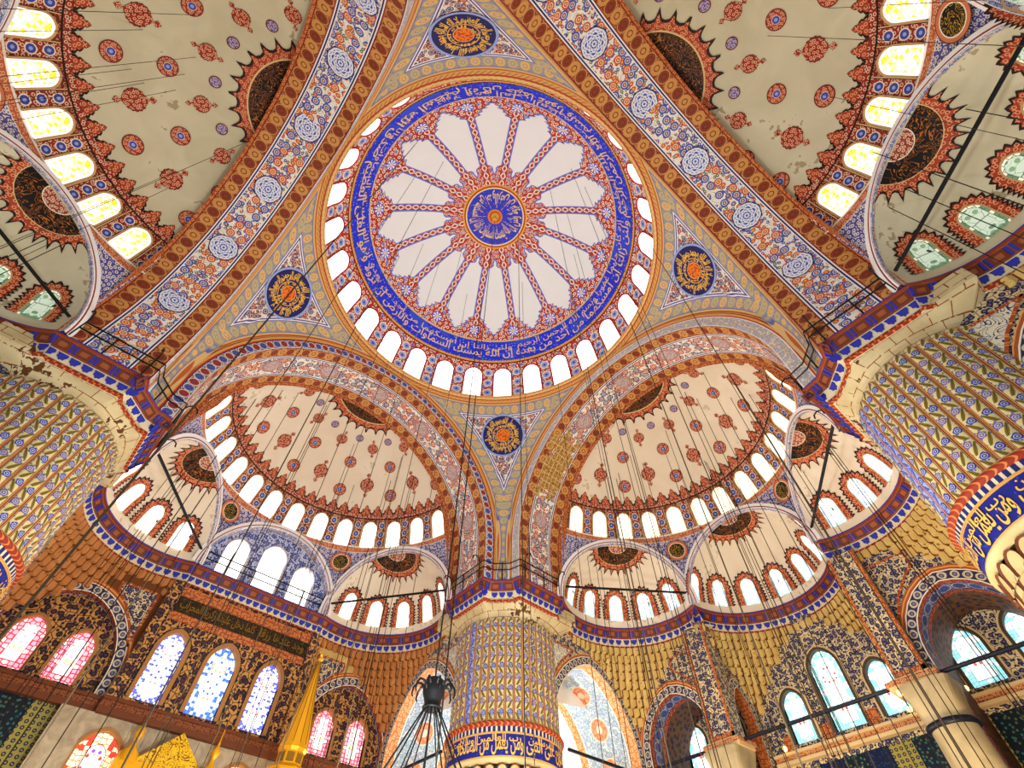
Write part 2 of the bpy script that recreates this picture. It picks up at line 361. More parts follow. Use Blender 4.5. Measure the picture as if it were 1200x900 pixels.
def m_extrim(T):
    u, v = T.uv()
    c = floral(T, u, v, 0.26, (0.86, 0.84, 0.86), ((0.30, 0.34, 0.62), (0.30, 0.34, 0.62), (0.66, 0.50, 0.40), (0.8, 0.8, 0.9)), (0.4, 0.4, 0.5), 0.05, 0.36)
    return layers(T, v, c, ((0.30, 0.36, WHITE), (0.36, 0.42, (0.55, 0.18, 0.10)), (0.42, 0.60, WHITE), (-0.1, 0.03, WHITE)))
M_EXTRIM = material('exedra_arch_band', m_extrim)
# --- piers and lower wall materials
def m_rib(blue):
    def f(T):
        u, v = T.uv()                      # u -1..1 across, v metres
        p = 1.10
        w = T.m('SINE', v * (2 * pi / p))
        ground = (0.84, 0.77, 0.55) if not blue else (0.62, 0.66, 0.86)
        d0, r1, r2 = T.vor(T.vec(u * 0.22, v), 9.0, 0.9)
        c = T.mix(T.AND(d0 < 0.30, r1 > 0.45), ground, (0.40, 0.44, 0.66))
        g = T.frac(v / p * 2 + 0.25); sgn = T.m('SIGN', w)
        xs = u - (0.5 - g) * sgn * 1.25
        leaf = T.AND(T.abs(xs) < (0.30 - T.abs(g - 0.5) * 0.36), T.abs(u) < 0.66)
        c = T.mix(leaf, c, (0.47, 0.41, 0.10) if not blue else (0.10, 0.14, 0.56))
        c = T.mix(T.AND(leaf, T.abs(xs) < 0.04), c, (0.28, 0.24, 0.06) if not blue else (0.6, 0.65, 0.9))
        du = (u - sgn * 0.22) * 0.21; dv = (T.frac(v / p * 2 + 0.75) - 0.5) * (p / 2)
        d = T.len(du, dv)
        par = T.m('MODULO', T.m('FLOOR', v / p + 0.25), 2.0)
        pet = T.abs(T.frac(T.m('ARCTAN2', du, dv) * (5 / (2 * pi))) - 0.5)
        fc = T.mix(sgn > 0, (0.44, 0.36, 0.56) if not blue else (0.24, 0.3, 0.8), (0.20, 0.26, 0.62))
        c = T.mix(d < (0.108 + pet * 0.05), c, fc)
        c = T.mix(T.band(d, 0.060, 0.078), c, (0.74, 0.78, 0.90)); c = T.mix(d < 0.025, c, (0.80, 0.76, 0.60))
        a = T.abs(u)
        return layers(T, a, c, ((0.70, 0.76, (0.24, 0.09, 0.05)), (0.76, 0.84, (0.86, 0.62, 0.38)), (0.84, 0.93, (0.50, 0.16, 0.08)), (0.93, 1.1, (0.88, 0.68, 0.40))))
    return f
M_RIB = material('vine_rib', m_rib(False)); M_RIBB = material('blue_rib', m_rib(True))
def m_mason(T):
    u, v = T.uv()
    n = T.noise(T.obj(), 0.9, 5); k = T.noise(T.obj(), 4, 3)
    c = T.mix(n, (0.62, 0.52, 0.32), (0.92, 0.86, 0.68))
    ln = T.OR(T.abs(T.frac(v / 0.33) - 0.5) > 0.46, T.abs(T.frac(u / 0.62 + T.m('FLOOR', v / 0.33) * 0.5) - 0.5) > 0.475)
    c = T.mix(T.AND(ln, k > 0.42), c, (0.52, 0.28, 0.12))
    return T.mix(T.AND(n > 0.60, k > 0.52), c, (0.36, 0.22, 0.10))
M_MASON = material('painted_masonry', m_mason, 0.8)
M_TORUS = material('red_torus', lambda T: (lambda u, v: T.mix(T.abs(T.frac(u * 3.4 + T.m('SINE', v * 16) * 0.35) - 0.5) < 0.13, (0.58, 0.18, 0.08), (0.84, 0.48, 0.24)))(*T.uv()))
M_PBAND = material('pier_blue_band', lambda T: (lambda u, v: layers(T, v, T.mix(T.vor(T.vec(u, v), 4.0, 0.9)[0] < 0.12, (0.10, 0.13, 0.50), (0.20, 0.25, 0.68)), ((-0.1, 0.05, GOLD), (0.93, 1.2, GOLD))))(*T.uv()))
M_TEETH = material('dark_teeth', lambda T: (lambda u, v: T.mix(T.abs(T.frac(u / 0.24) - 0.5) < 0.30, (0.86, 0.82, 0.70), (0.13, 0.15, 0.40)))(*T.uv()))
def m_tile(ground, dark, mid, s, veil=0.0):
    def f(T):
        u, v = T.uv()
        d, r1, r2 = T.vor(T.vec(u, v), 1 / s, 0.85)
        e = T.vor(T.vec(u, v), 1 / s, 0.85, 'DISTANCE_TO_EDGE')
        c = T.mix(e < 0.05, ground, mid)
        d2, q1, q2 = T.vor(T.vec(u + 5, v), 2.1 / s, 0.9)
        c = T.mix(T.AND(d2 < 0.34, q1 > 0.3), c, dark)
        c = T.mix(d < 0.33, c, dark); return T.mix(d < 0.16, c, mid)
    return f
M_TILE = material('floral_tile_wall', m_tile((0.86, 0.77, 0.56), (0.13, 0.13, 0.30), (0.40, 0.38, 0.44), 0.30), 0.45)
M_TILE_SHADED = material('shaded_brown_floral_wall', m_tile((0.78, 0.56, 0.28), (0.14, 0.11, 0.20), (0.34, 0.20, 0.12), 0.40), 0.5)  # left wall's shade put into a browner tile ground
def m_darktile(T):
    u, v = T.uv()
    k = T.m('FLOOR', u / 1.15); par = T.m('MODULO', T.abs(k), 3.0)
    d, r1, r2 = T.vor(T.vec(u, v), 4.2, 0.05)
    lat = T.mix(d < 0.33, (0.62, 0.56, 0.28), (0.10, 0.16, 0.20)); lat = T.mix(d < 0.13, lat, (0.6, 0.6, 0.4))
    n, r3, r4 = T.vor(T.vec(u, v), 5.0, 0.9)
    fl = T.mix(n < 0.24, (0.05, 0.11, 0.16), T.mix(r3 > 0.5, (0.20, 0.42, 0.42), (0.34, 0.38, 0.30)))
    c = T.mix(par > 1.5, fl, lat); c = T.mix(T.band(par, 0.5, 1.5), c, T.mix(n < 0.2, (0.06, 0.10, 0.24), (0.12, 0.22, 0.40)))
    return T.mix(T.frac(u / 1.15) < 0.05, c, (0.04, 0.05, 0.10))
M_DARKTILE = material('dark_blue_tile_wall', m_darktile, 0.35)
def m_arcband(T):
    u, v = T.uv()
    uu = (T.frac(u / 0.42) - 0.5) * 0.42
    d = T.len(uu, v - 0.24)
    c = T.mix(T.band(d, 0.10, 0.17), (0.17, 0.17, 0.33), (0.80, 0.74, 0.62)); c = T.mix(d < 0.06, c, (0.45, 0.50, 0.6))
    return layers(T, v, c, ((-0.1, 0.05, CREAM), (0.43, 0.48, CREAM), (0.48, 0.74, (0.66, 0.33, 0.14)), (0.58, 0.64, (0.88, 0.62, 0.32)), (0.74, 0.9, (0.3, 0.25, 0.35))))
M_ARCBAND = material('wall_arch_band', m_arcband)
def m_deep(T):
    u, v = T.uv()
    b = border(T, u, v - 0.35, 0.75, 0.6, (0.17, 0.20, 0.42), (0.70, 0.72, 0.80), (0.26, 0.36, 0.66), (0.22, 0.27, 0.52), DBLUE)
    red = T.mix(lines(T, T.vor(T.vec(u, v), 5, 0.7)[0], 1.8, 0.14), (0.55, 0.17, 0.10), (0.80, 0.48, 0.30))
    c = T.mix(T.band(v, 0.35, 1.1), red, b)
    dd, r1, r2 = T.vor(T.vec(u, v), 3.0, 0.85)
    return T.mix(v > 1.45, c, T.mix(dd < 0.34, (0.40, 0.26, 0.15), T.mix(r1 > 0.5, (0.13, 0.12, 0.24), (0.24, 0.16, 0.16))))
M_DEEP = material('deep_arch_soffit', m_deep)
def m_bay(T):
    u, v = T.uv()
    fl = floral(T, u, v - 2.2, 0.42, (0.86, 0.88, 0.86), ((0.55, 0.68, 0.76), (0.62, 0.70, 0.74), (0.50, 0.60, 0.72), (0.8, 0.85, 0.9)), (0.5, 0.62, 0.68), 0.05, 0.36)
    red = T.mix(lines(T, T.vor(T.vec(u, v), 4, 0.7)[0], 1.8, 0.16), (0.84, 0.52, 0.28), (0.95, 0.78, 0.58))
    c = T.mix(T.band(v, 0.75, 3.75), red, fl)
    uu = (T.frac(u / 2.1) - 0.5) * 2.1; d = T.len(uu, v - 2.25)
    c = T.mix(d < 0.66, c, (0.92, 0.82, 0.72)); c = T.mix(T.band(d, 0.22, 0.58), c, T.mix(T.noise(T.vec(u, v), 5, 2) > 0.5, (0.84, 0.48, 0.32), (0.90, 0.62, 0.46)))
    return layers(T, v, c, ((0.68, 0.75, WHITE), (3.75, 3.82, WHITE)))
M_BAY = material('pale_arch_soffit', m_bay)
M_BAYWALL = material('pale_bay_plaster', lambda T: T.mix(T.noise(T.obj(), 1.2, 4), (0.90, 0.89, 0.84), (0.96, 0.96, 0.94)), 0.8)
def m_muq(ca, cb):
    def f(T):
        n = T.noise(T.obj(), 1.3, 5); k = T.noise(T.obj(), 6, 3); u, v = T.uv()
        c = T.mix(n, ca, cb)
        c = T.mix(T.AND(k > 0.62, n > 0.50), c, (0.52, 0.36, 0.16))
        return T.mix(u > 0.86, c, (0.44, 0.25, 0.10))
    return f
M_MUQ = material('muqarnas_plaster', m_muq((0.70, 0.53, 0.24), (0.94, 0.84, 0.54)), 0.8)
M_MUQ_SHADED = material('shaded_muqarnas_plaster', m_muq((0.62, 0.36, 0.18), (0.84, 0.58, 0.32)), 0.8)  # browner copy for the front left side, shade painted into the plaster
M_MOULD = material('carved_moulding', lambda T: (lambda u, v: T.mix(lines(T, T.vor(T.vec(u, v * 1.5), 6.5, 0.4)[0], 1.6, 0.2), (0.62, 0.30, 0.16), (0.84, 0.64, 0.42)))(*T.uv()))
M_BROWNM = material('dark_brown_moulding', (0.42, 0.22, 0.11), 0.6)
M_MOULDB = material('brown_carved_moulding', lambda T: (lambda u, v: T.mix(lines(T, T.vor(T.vec(u, v * 1.5), 6.5, 0.4)[0], 1.6, 0.2), (0.36, 0.16, 0.08), (0.60, 0.34, 0.18)))(*T.uv()))
M_MOULDP = material('plain_moulding', (0.86, 0.74, 0.54), 0.6)
M_MARBLE = material('veined_marble', lambda T: T.mix(T.noise(T.obj(), 1.4, 6, 2.0), (0.50, 0.42, 0.32), (0.84, 0.77, 0.64)), 0.35)
M_COLUMN = material('weathered_column_stone', lambda T: T.mix(T.noise(T.obj(), 1.1, 6, 0.6), (0.42, 0.36, 0.24), (0.80, 0.72, 0.56)), 0.6)
M_PANELBK = material('black_inscription_panel', lambda T: (lambda u, v: T.mix(T.abs(T.frac(T.noise(T.vec(u, v * 0.8), 3.2, 2, 2.2) * 8) - 0.5) < 0.07, (0.06, 0.06, 0.045), (0.45, 0.34, 0.12)))(*T.uv()), 0.5)
M_GOLDM = material('gilded_metal', (0.95, 0.68, 0.12), 0.32, 0.35)
M_GOLDD = material('dark_gilding', (0.55, 0.40, 0.10), 0.4, 0.3)
M_IRON = material('black_iron', (0.05, 0.05, 0.055), 0.5)
M_IRONB = material('blue_black_beam', (0.06, 0.07, 0.13), 0.4)
M_CABLE = material('dark_cable', (0.13, 0.10, 0.07), 0.7)
M_ROPE = material('pale_cable', (0.27, 0.21, 0.13), 0.8)
M_COFFER = material('rust_coffer', lambda T: (lambda u, v: T.mix(T.band(T.len(u, v), 0.05, 0.12), (0.44, 0.19, 0.10), (0.14, 0.12, 0.28)))(*T.uv()))
M_BLUEP = material('blue_cornice_paint', (0.17, 0.19, 0.62)); M_CREAMP = material('cream_cornice_paint', (0.88, 0.80, 0.66)); M_RUSTP = material('rust_cornice_paint', (0.55, 0.20, 0.09))
M_BULB = material('lamp_bulb', (1.0, 0.86, 0.45), 0.3, 0, 4.0)
M_CARPET = material('red_carpet', lambda T: T.mix(T.noise(T.obj(), 2, 4), (0.46, 0.34, 0.27), (0.58, 0.46, 0.37)), 0.95)

# ------------------------------------------------------------------ mesh helper
class MB:
    def __init__(s): s.v = []; s.f = []; s.uv = []; s.rim = []; s.mi = []; s.cur = 0; s.sm = []; s.smooth = False
    def vert(s, p, uv=(0, 0), rim=(0, 0)):
        s.v.append(tuple(p)); s.uv.append(uv); s.rim.append(rim); return len(s.v) - 1
    def face(s, ids): s.f.append(tuple(ids)); s.mi.append(s.cur); s.sm.append(s.smooth)
    def grid(s, fn, nu, nv, closed=False):
        """fn(i/nu, j/nv) -> (point, uv[, rim])"""
        ids = []
        for j in range(nv + 1):
            row = []
            for i in range(nu + 1):
                r = fn(i / nu, j / nv); row.append(s.vert(*r))
            ids.append(row)
        for j in range(nv):
            for i in range(nu): s.face((ids[j][i], ids[j][i + 1], ids[j + 1][i + 1], ids[j + 1][i]))
    def box(s, x0, y0, z0, x1, y1, z1):
        P = [(x0, y0, z0), (x1, y0, z0), (x1, y1, z0), (x0, y1, z0), (x0, y0, z1), (x1, y0, z1), (x1, y1, z1), (x0, y1, z1)]
        for q, ax in (((0, 3, 2, 1), 2), ((4, 5, 6, 7), 2), ((0, 1, 5, 4), 1), ((2, 3, 7, 6), 1), ((1, 2, 6, 5), 0), ((3, 0, 4, 7), 0)):
            s.face([s.vert(P[k], (P[k][1 if ax == 0 else 0], P[k][2] if ax != 2 else P[k][1])) for k in q])
    def tube(s, pts, r, n=6, caps=True):
        pts = [Vector(p) for p in pts]; rings = []; L = 0
        rr = r if isinstance(r, (list, tuple)) else [r] * len(pts)
        for i, p in enumerate(pts):
            d = (pts[min(i + 1, len(pts) - 1)] - pts[max(i - 1, 0)]).normalized()
            a = d.orthogonal().normalized() if i == 0 else (a - d * a.dot(d)).normalized()
            b = d.cross(a)
            if i: L += (p - pts[i - 1]).length
            rings.append([s.vert(p + (a * cos(2 * pi * k / n) + b * sin(2 * pi * k / n)) * rr[i], (k / n, L)) for k in range(n)])
        for i in range(len(rings) - 1):
            for k in range(n): s.face((rings[i][k], rings[i][(k + 1) % n], rings[i + 1][(k + 1) % n], rings[i + 1][k]))
        if caps: s.face(rings[0][::-1]); s.face(rings[-1])
    def lathe(s, prof, n=32, a0=0, a1=2 * pi, cx=0, cy=0, ur=None):
        L = [0]
        for (r0, z0), (r1, z1) in zip(prof, prof[1:]): L.append(L[-1] + sqrt((r1 - r0) ** 2 + (z1 - z0) ** 2))
        def fn(u, v):
            k = round(v * (len(prof) - 1)); r, z = prof[k]; a = a0 + (a1 - a0) * u
            return ((cx + r * cos(a), cy + r * sin(a), z), (a * (ur or max(p[0] for p in prof)), L[k]))
        s.grid(fn, n, len(prof) - 1)
    def disc(s, mp, rf, n=32, k=3, ang=0):     # mp(a,b)->point ; rf(theta)->radius ; uv planar, rim=(r/rmax, theta/2pi)
        c = s.vert(mp(0, 0), (0, 0), (0, 0)); prev = None
        for j in range(1, k + 1):
            row = []
            for i in range(n + 1):
                t = 2 * pi * i / n + ang; r = rf(t) * j / k
                row.append(s.vert(mp(r * cos(t), r * sin(t)), (r * cos(t), r * sin(t)), (j / k, i / n)))
            for i in range(n):
                if prev is None: s.face((c, row[i], row[i + 1]))
                else: s.face((prev[i], row[i], row[i + 1], prev[i + 1]))
            prev = row
    def annulus(s, mp, r0, r1, n=48):          # r0,r1 functions of theta
        def fn(u, v):
            t = 2 * pi * u; r = r0(t) + (r1(t) - r0(t)) * v
            return (mp(r * cos(t), r * sin(t)), (r * cos(t), r * sin(t)), (v, u))
        s.grid(fn, n, 2)
    def strip(s, mp, prof, m=4):               # prof: list of (b, halfwidth); along b axis
        def fn(u, v):
            k = round(v * (len(prof) - 1)); b, w = prof[k]; t = 2 * u - 1
            return (mp(t * w, b), (t * w, b), (abs(t), v))
        s.grid(fn, m, len(prof) - 1)
    def poly(s, mp, loops, uvf=None):
        loops = [[(x, y) for x, y in l] for l in loops]
        flat = [p for l in loops for p in l]
        ids = [s.vert(mp(*p), (uvf(*p) if uvf else p)) for p in flat]
        for t in tessellate_polygon([[Vector((x, y, 0)) for x, y in l] for l in loops]): s.face([ids[k] for k in t])
        return ids
    def build(s, name, mats, parent=None, solid=0.0):
        me = bpy.data.meshes.new(name); me.from_pydata(s.v, [], s.f); me.update()
        a = me.uv_layers.new(name='uv'); b = me.uv_layers.new(name='rim')
        idx = [0] * len(me.loops); me.loops.foreach_get('vertex_index', idx)
        a.data.foreach_set('uv', [c for k in idx for c in s.uv[k]]); b.data.foreach_set('uv', [c for k in idx for c in s.rim[k]])
        mats = mats if isinstance(mats, (list, tuple)) else [mats]
        for m in mats: me.materials.append(m)
        me.polygons.foreach_set('material_index', s.mi); me.polygons.foreach_set('use_smooth', s.sm)
        o = bpy.data.objects.new(name, me); C.objects.link(o)
        if parent: o.parent = parent
        return o
def tag(o, label, cat, group=None, kind=None):
    o['label'] = label; o['category'] = cat
    if group: o['group'] = group
    if kind: o['kind'] = kind
    return o
def root(name, label, cat, loc=(0, 0, 0), rz=0.0, kind='structure', group=None):
    o = bpy.data.objects.new(name, None); C.objects.link(o); o.location = loc; o.rotation_euler = (0, 0, rz)
    o.empty_display_size = 0.3
    return tag(o, label, cat, group, kind)
def copy(o, parent=None, rz=None, loc=None):
    c = o.copy(); C.objects.link(c); c.parent = parent or o.parent
    if rz is not None: c.rotation_euler = (0, 0, rz)
    if loc is not None: c.location = loc
    for ch in list(o.children):
        d = ch.copy(); C.objects.link(d); d.parent = c
    return c
def side(k, x, y, z=0.0): 
    c, s = (1, 0, -1, 0)[k], (0, 1, 0, -1)[k]
    return (c * x - s * y, s * x + c * y, z)
SIDE = ('front right side', 'front left side', 'rear left side', 'rear right side')
def sph(R, off=0.0):                          # local chart on a sphere: (azimuth deg, elevation deg)
    return lambda az, el: ((R - off) * cos(rad(el)) * cos(rad(az)), (R - off) * cos(rad(el)) * sin(rad(az)), (R - off) * sin(rad(el)))
def chart(R, el0, off=0.0):                   # metres chart round azimuth 0, elevation el0
    P = sph(R, off)
    return lambda a, b: P(-a / (R * cos(rad(el0))) * 180 / pi, el0 + b / R * 180 / pi)
def tang(R, el0, off=0.0):                    # tangent-plane chart on the sphere, for round motifs
    e = rad(el0); c = Vector((cos(e), 0, sin(e))); n = Vector((-sin(e), 0, cos(e))); x = Vector((0, -1, 0))
    def f(a, b):
        d = (c + x * (a / R) + n * (b / R)).normalized() * (R - off); return (d.x, d.y, d.z)
    return f
def pole(R, off=0.0):                         # polar chart round the zenith
    def f(a, b):
        r = sqrt(a * a + b * b); el = pi / 2 - r / R; t = atan2(b, a)
        return ((R - off) * cos(el) * cos(t), (R - off) * cos(el) * sin(t), (R - off) * sin(el))
    return f
def arch_pts(cx, z0, hw, zs, zt, n=8, tip=0.12):
    P = [(cx - hw, z0), (cx - hw, zs)]
    A = []
    for i in range(1, n + 1):
        t = i / n * pi / 2; A.append((hw * cos(t), zs + (zt - zs) * (sin(t) * (1 - tip) + tip * (1 - cos(t)))))
    P += [(cx - x, z) for x, z in A]; P += [(cx + x, z) for x, z in A[:-1][::-1]]
    return P + [(cx + hw, zs), (cx + hw, z0)]
def resample(P, n, closed=False):
    Q = P + ([P[0]] if closed else []); L = [0]
    for a, b in zip(Q, Q[1:]): L.append(L[-1] + math.dist(a, b))
    out = []; k = 0
    for i in range(n + (0 if closed else 1)):
        d = L[-1] * i / n
        while k < len(L) - 2 and L[k + 1] < d: k += 1
        t = (d - L[k]) / max(L[k + 1] - L[k], 1e-9); out.append(tuple(Q[k][j] + (Q[k + 1][j] - Q[k][j]) * t for j in range(len(Q[k]))))
    return out
def pane(mp, P, mat, parent, name='pane'):    # glass pane with a rim coordinate, P = outline in chart coords
    b = MB(); Q = resample(P, 40, True)
    cx = sum(p[0] for p in Q) / len(Q); z0 = min(p[1] for p in Q); z1 = max(p[1] for p in Q); hw = (max(p[0] for p in Q) - min(p[0] for p in Q)) / 2
    def spine(p): return (cx, min(max(p[1], z0 + hw), z1 - hw)) if z1 - z0 > 2 * hw else (cx, (z0 + z1) / 2)
    rows = []
    for k in range(4):
        t = 1 - k / 3; row = []
        for i, p in enumerate(Q):
            c = spine(p); q = (c[0] + (p[0] - c[0]) * t, c[1] + (p[1] - c[1]) * t)
            row.append(b.vert(mp(*q), (q[0] - cx, q[1] - z0), (t, i / len(Q))))
        rows.append(row)
    n = len(Q)
    for k in range(3):
        for i in range(n): b.face((rows[k][i], rows[k][(i + 1) % n], rows[k + 1][(i + 1) % n], rows[k + 1][i]))
    return b.build(name, mat, parent)
def offset_outline(P, d):                     # push an open outline outward from its middle line
    out = []
    for i, p in enumerate(P):
        a = P[max(i - 1, 0)]; c = P[min(i + 1, len(P) - 1)]; tx, tz = c[0] - a[0], c[1] - a[1]; L = math.hypot(tx, tz) or 1
        out.append((p[0] - tz / L * d, p[1] + tx / L * d))
    return out
def ribbon(b, mp, P, d0, d1, off=0.0, n=40, vs0=0.0):   # flat band along an outline between offsets d0..d1
    Q = resample(P, n); A = offset_outline(Q, d0); B = offset_outline(Q, d1)
    def fn(u, v):
        i = round(u * n); p = A[i] if v < 0.5 else B[i]
        L = sum(math.dist(Q[k], Q[k + 1]) for k in range(i))
        return (mp(p[0], p[1]), (L, (d1 - d0) * v + vs0), (v, u))
    b.grid(fn, n, 1)
def frame_of(mp0, mp1, P, w, mat, parent, name='frame', n=32):  # raised frame: face ribbon + inner lip from mp1 (proud) to mp0
    b = MB(); ribbon(b, mp1, P, 0, w, n=n)
    Q = resample(P, n)
    b.grid(lambda u, v: ((mp1 if v > 0.5 else mp0)(*Q[round(u * n)]), (u * 6, v * 0.2), (v, u)), n, 1)
    Q2 = offset_outline(Q, w)
    b.grid(lambda u, v: ((mp0 if v > 0.5 else mp1)(*Q2[round(u * n)]), (u * 6, v * 0.2), (v, u)), n, 1)
    return b.build(name, mat, parent)

# ------------------------------------------------------------------ Arabic lettering
_F = {'ا': 'FE8D FE8E', 'أ': 'FE83 FE84', 'إ': 'FE87 FE88', 'ب': 'FE8F FE90 FE91 FE92', 'ت': 'FE95 FE96 FE97 FE98', 'ة': 'FE93 FE94', 'ج': 'FE9D FE9E FE9F FEA0',
      'ح': 'FEA1 FEA2 FEA3 FEA4', 'خ': 'FEA5 FEA6 FEA7 FEA8', 'د': 'FEA9 FEAA', 'ذ': 'FEAB FEAC', 'ر': 'FEAD FEAE', 'ز': 'FEAF FEB0', 'س': 'FEB1 FEB2 FEB3 FEB4',
      'ش': 'FEB5 FEB6 FEB7 FEB8', 'ص': 'FEB9 FEBA FEBB FEBC', 'ض': 'FEBD FEBE FEBF FEC0', 'ط': 'FEC1 FEC2 FEC3 FEC4', 'ظ': 'FEC5 FEC6 FEC7 FEC8', 'ؤ': 'FE85 FE86', 'ث': 'FE99 FE9A FE9B FE9C', 'ع': 'FEC9 FECA FECB FECC', 'غ': 'FECD FECE FECF FED0',
      'ف': 'FED1 FED2 FED3 FED4', 'ق': 'FED5 FED6 FED7 FED8', 'ك': 'FED9 FEDA FEDB FEDC', 'ل': 'FEDD FEDE FEDF FEE0', 'م': 'FEE1 FEE2 FEE3 FEE4', 'ن': 'FEE5 FEE6 FEE7 FEE8',
      'ه': 'FEE9 FEEA FEEB FEEC', 'و': 'FEED FEEE', 'ي': 'FEF1 FEF2 FEF3 FEF4', 'ى': 'FEEF FEF0', 'ء': 'FE80', 'ئ': 'FE89 FE8A FE8B FE8C'}
def shape(t):
    out = []
    for w in t.split():
        r = ''; prev = False; i = 0
        while i < len(w):
            ch = w[i]
            if ch == 'ل' and i + 1 < len(w) and w[i + 1] == 'ا':
                r += chr(0xFEFC if prev else 0xFEFB); prev = False; i += 2; continue
            F = [chr(int(x, 16)) for x in _F[ch].split()]; nx = i + 1 < len(w) and w[i + 1] != 'ء' and len(F) == 4
            r += F[3 if prev else 2] if nx else (F[1] if prev and len(F) > 1 else F[0])
            prev = nx; i += 1
        out.append(r[::-1])
    return ' '.join(out[::-1])
def glyphs(t, bold=0.012):
    c = bpy.data.curves.new('lettering', 'FONT'); c.body = shape(t); c.resolution_u = 2; c.offset = bold
    o = bpy.data.objects.new('lettering', c); C.objects.link(o)
    me = o.evaluated_get(bpy.context.evaluated_depsgraph_get()).to_mesh()
    V = [(v.co.x, v.co.y) for v in me.vertices]; Fc = [tuple(p.vertices) for p in me.polygons]
    bpy.data.objects.remove(o); bpy.data.curves.remove(c)
    x0 = min(v[0] for v in V); x1 = max(v[0] for v in V); y0 = min(v[1] for v in V); y1 = max(v[1] for v in V)
    return [((x - x0) / (x1 - x0), (y - y0) / (y1 - y0)) for x, y in V], Fc, (x1 - x0) / (y1 - y0)
def lettering(t, mp, mat, parent, name='lettering', bold=0.012):   # mp(x 0..1, y 0..1)
    V, Fc, asp = glyphs(t, bold); b = MB()
    for x, y in V: b.vert(mp(x, y))
    for f in Fc: b.face(f)
    return b.build(name, mat, parent)

# ------------------------------------------------------------------ floor and central dome
b = MB(); b.poly(lambda x, y: (x, y, 0), [[(-15, -15), (26, -15), (26, 26), (-15, 26)]])
tag(b.build('floor', M_CARPET), 'red carpeted floor under the domes, below the view', 'floor', kind='structure')

DZ, DR = 31.27, 10.8
D = root('central_dome', 'great central dome with sixteen white petals round a blue medallion', 'dome', (0, 0, DZ))
b = MB(); b.smooth = True
P = sph(DR)
b.grid(lambda u, v: (P(u * 360, 1.5 + v * 88.4), (u * 360, 1.5 + v * 88.4)), 192, 60)
b.build('shell', M_DOME, D)
b = MB(); b.smooth = True
b.lathe([(10.66, 0.17), (10.44, 0.18), (10.32, 0.20), (10.23, 0.27), (10.20, 0.40)], 128); b.cur = 1
b.lathe([(10.20, 0.40), (10.24, 0.46), (10.42, 0.46)], 128); b.cur = 2
b.lathe([(10.42, 0.46), (10.44, 0.50), (10.79, 0.54)], 128)
b.build('ledge', [M_LEDGE, M_DARKLINE, M_STONE], D)
# petals
def petal_hw(el, grow=0.0):
    w = DR * cos(rad(el)) * rad(11.25) - 0.30
    for e0, e1, m0, m1 in ((71.5, 69.0, 0.0, 0.45), (69.0, 67.6, 0.45, 0.5), (67.6, 66.2, 1.0, 1.0), (45.6, 44.4, 1.0, 0.80), (44.4, 42.6, 0.80, 0.70), (42.6, 42.3, 0.70, 0.56), (42.3, 40.6, 0.56, 0.46), (40.6, 40.3, 0.46, 0.34), (40.3, 39.0, 0.34, 0.28), (39.0, 38.2, 0.28, 0.0)):
        if e0 >= el >= e1: w *= m0 + (m1 - m0) * (e0 - el) / (e0 - e1)
    return max(w + grow, 0.0)
def petal_mesh(off, grow):
    b = MB(); Q = sph(DR, off)
    els = [38.2 - grow * 5 + 0.01, 38.7, 39, 39.8, 40.29, 40.6, 41.4, 42.29, 42.6, 43.4, 44.4, 45.0, 45.6] + [47 + i * 1.45 for i in range(14)] + [66.2, 67.59, 68.2, 69, 70.2, 71.45 + grow * 5]
    def fn(u, v):
        el = els[round(v * (len(els) - 1))]; w = petal_hw(min(max(el, 38.21), 71.49), 0.0) + grow * (1 if 38.2 < el < 71.4 else 0.5)
        a = (2 * u - 1) * w / (DR * cos(rad(el))) * 180 / pi
        return (Q(a, el), (a, el), (abs(2 * u - 1), v))
    b.smooth = True; b.grid(fn, 6, len(els) - 1); return b
pet = petal_mesh(0.05, 0.0).build('petal_panel', M_WHITE, D); pet.rotation_euler.z = rad(26.95)
petal_mesh(0.03, 0.10).build('petal_outline', M_BLUELINE, pet)
b = MB(); b.disc(tang(DR, 39.2, 0.05), lambda t: 0.42 * (1 + 0.06 * cos(8 * t)), 32, 3)
ros = b.build('rosette', M_ROUNDELB if False else material('blue_rosette', lambda T: (lambda r, q: T.mix(T.AND(T.abs(T.frac(q * 8) - 0.5) < 0.3, T.band(r, 0.35, 0.92)), T.mix(r < 0.3, (0.22, 0.26, 0.80), (0.9, 0.8, 0.7)), WHITE))(*T.uv('rim'))), D); ros.rotation_euler.z = rad(15.7)
for k in range(1, 16):
    copy(pet, D, rad(26.95 + 22.5 * k)); copy(ros, D, rad(15.7 + 22.5 * k))
# inscription band and medallion
b = MB(); b.smooth = True; Q = sph(DR, 0.04)
b.grid(lambda u, v: (Q(u * 360, 25.2 + v * 9.2), (u * 62, v * 1.73)), 144, 6)
bandobj = b.build('inscription_band', M_BAND, D)
Q = sph(DR, 0.08)
VERSE = ['إن الله يمسك السماوات والأرض أن تزولا', 'ولئن زالتا إن أمسكهما من أحد من بعده', 'إنه كان حليما غفورا وبسم الله الرحمن الرحيم', 'وهو العلى العظيم صدق الله العظيم']
for q in range(4):
    a1 = 128 - q * 90
    lettering(VERSE[q], lambda x, y, a1=a1: Q(a1 - x * 88.5, 25.8 + y * 6.3), M_LETTERW, bandobj, 'lettering', 0.010)
    lettering(VERSE[(q + 1) % 4], lambda x, y, a1=a1: Q(a1 - 1 - x * 87, 29.6 + y * 4.3), M_LETTERW, bandobj, 'lettering', 0.004)
b = MB(); b.smooth = True; b.disc(pole(DR, 0.05), lambda t: 2.46, 64, 8)
md = b.build('medallion', M_DMED, D)
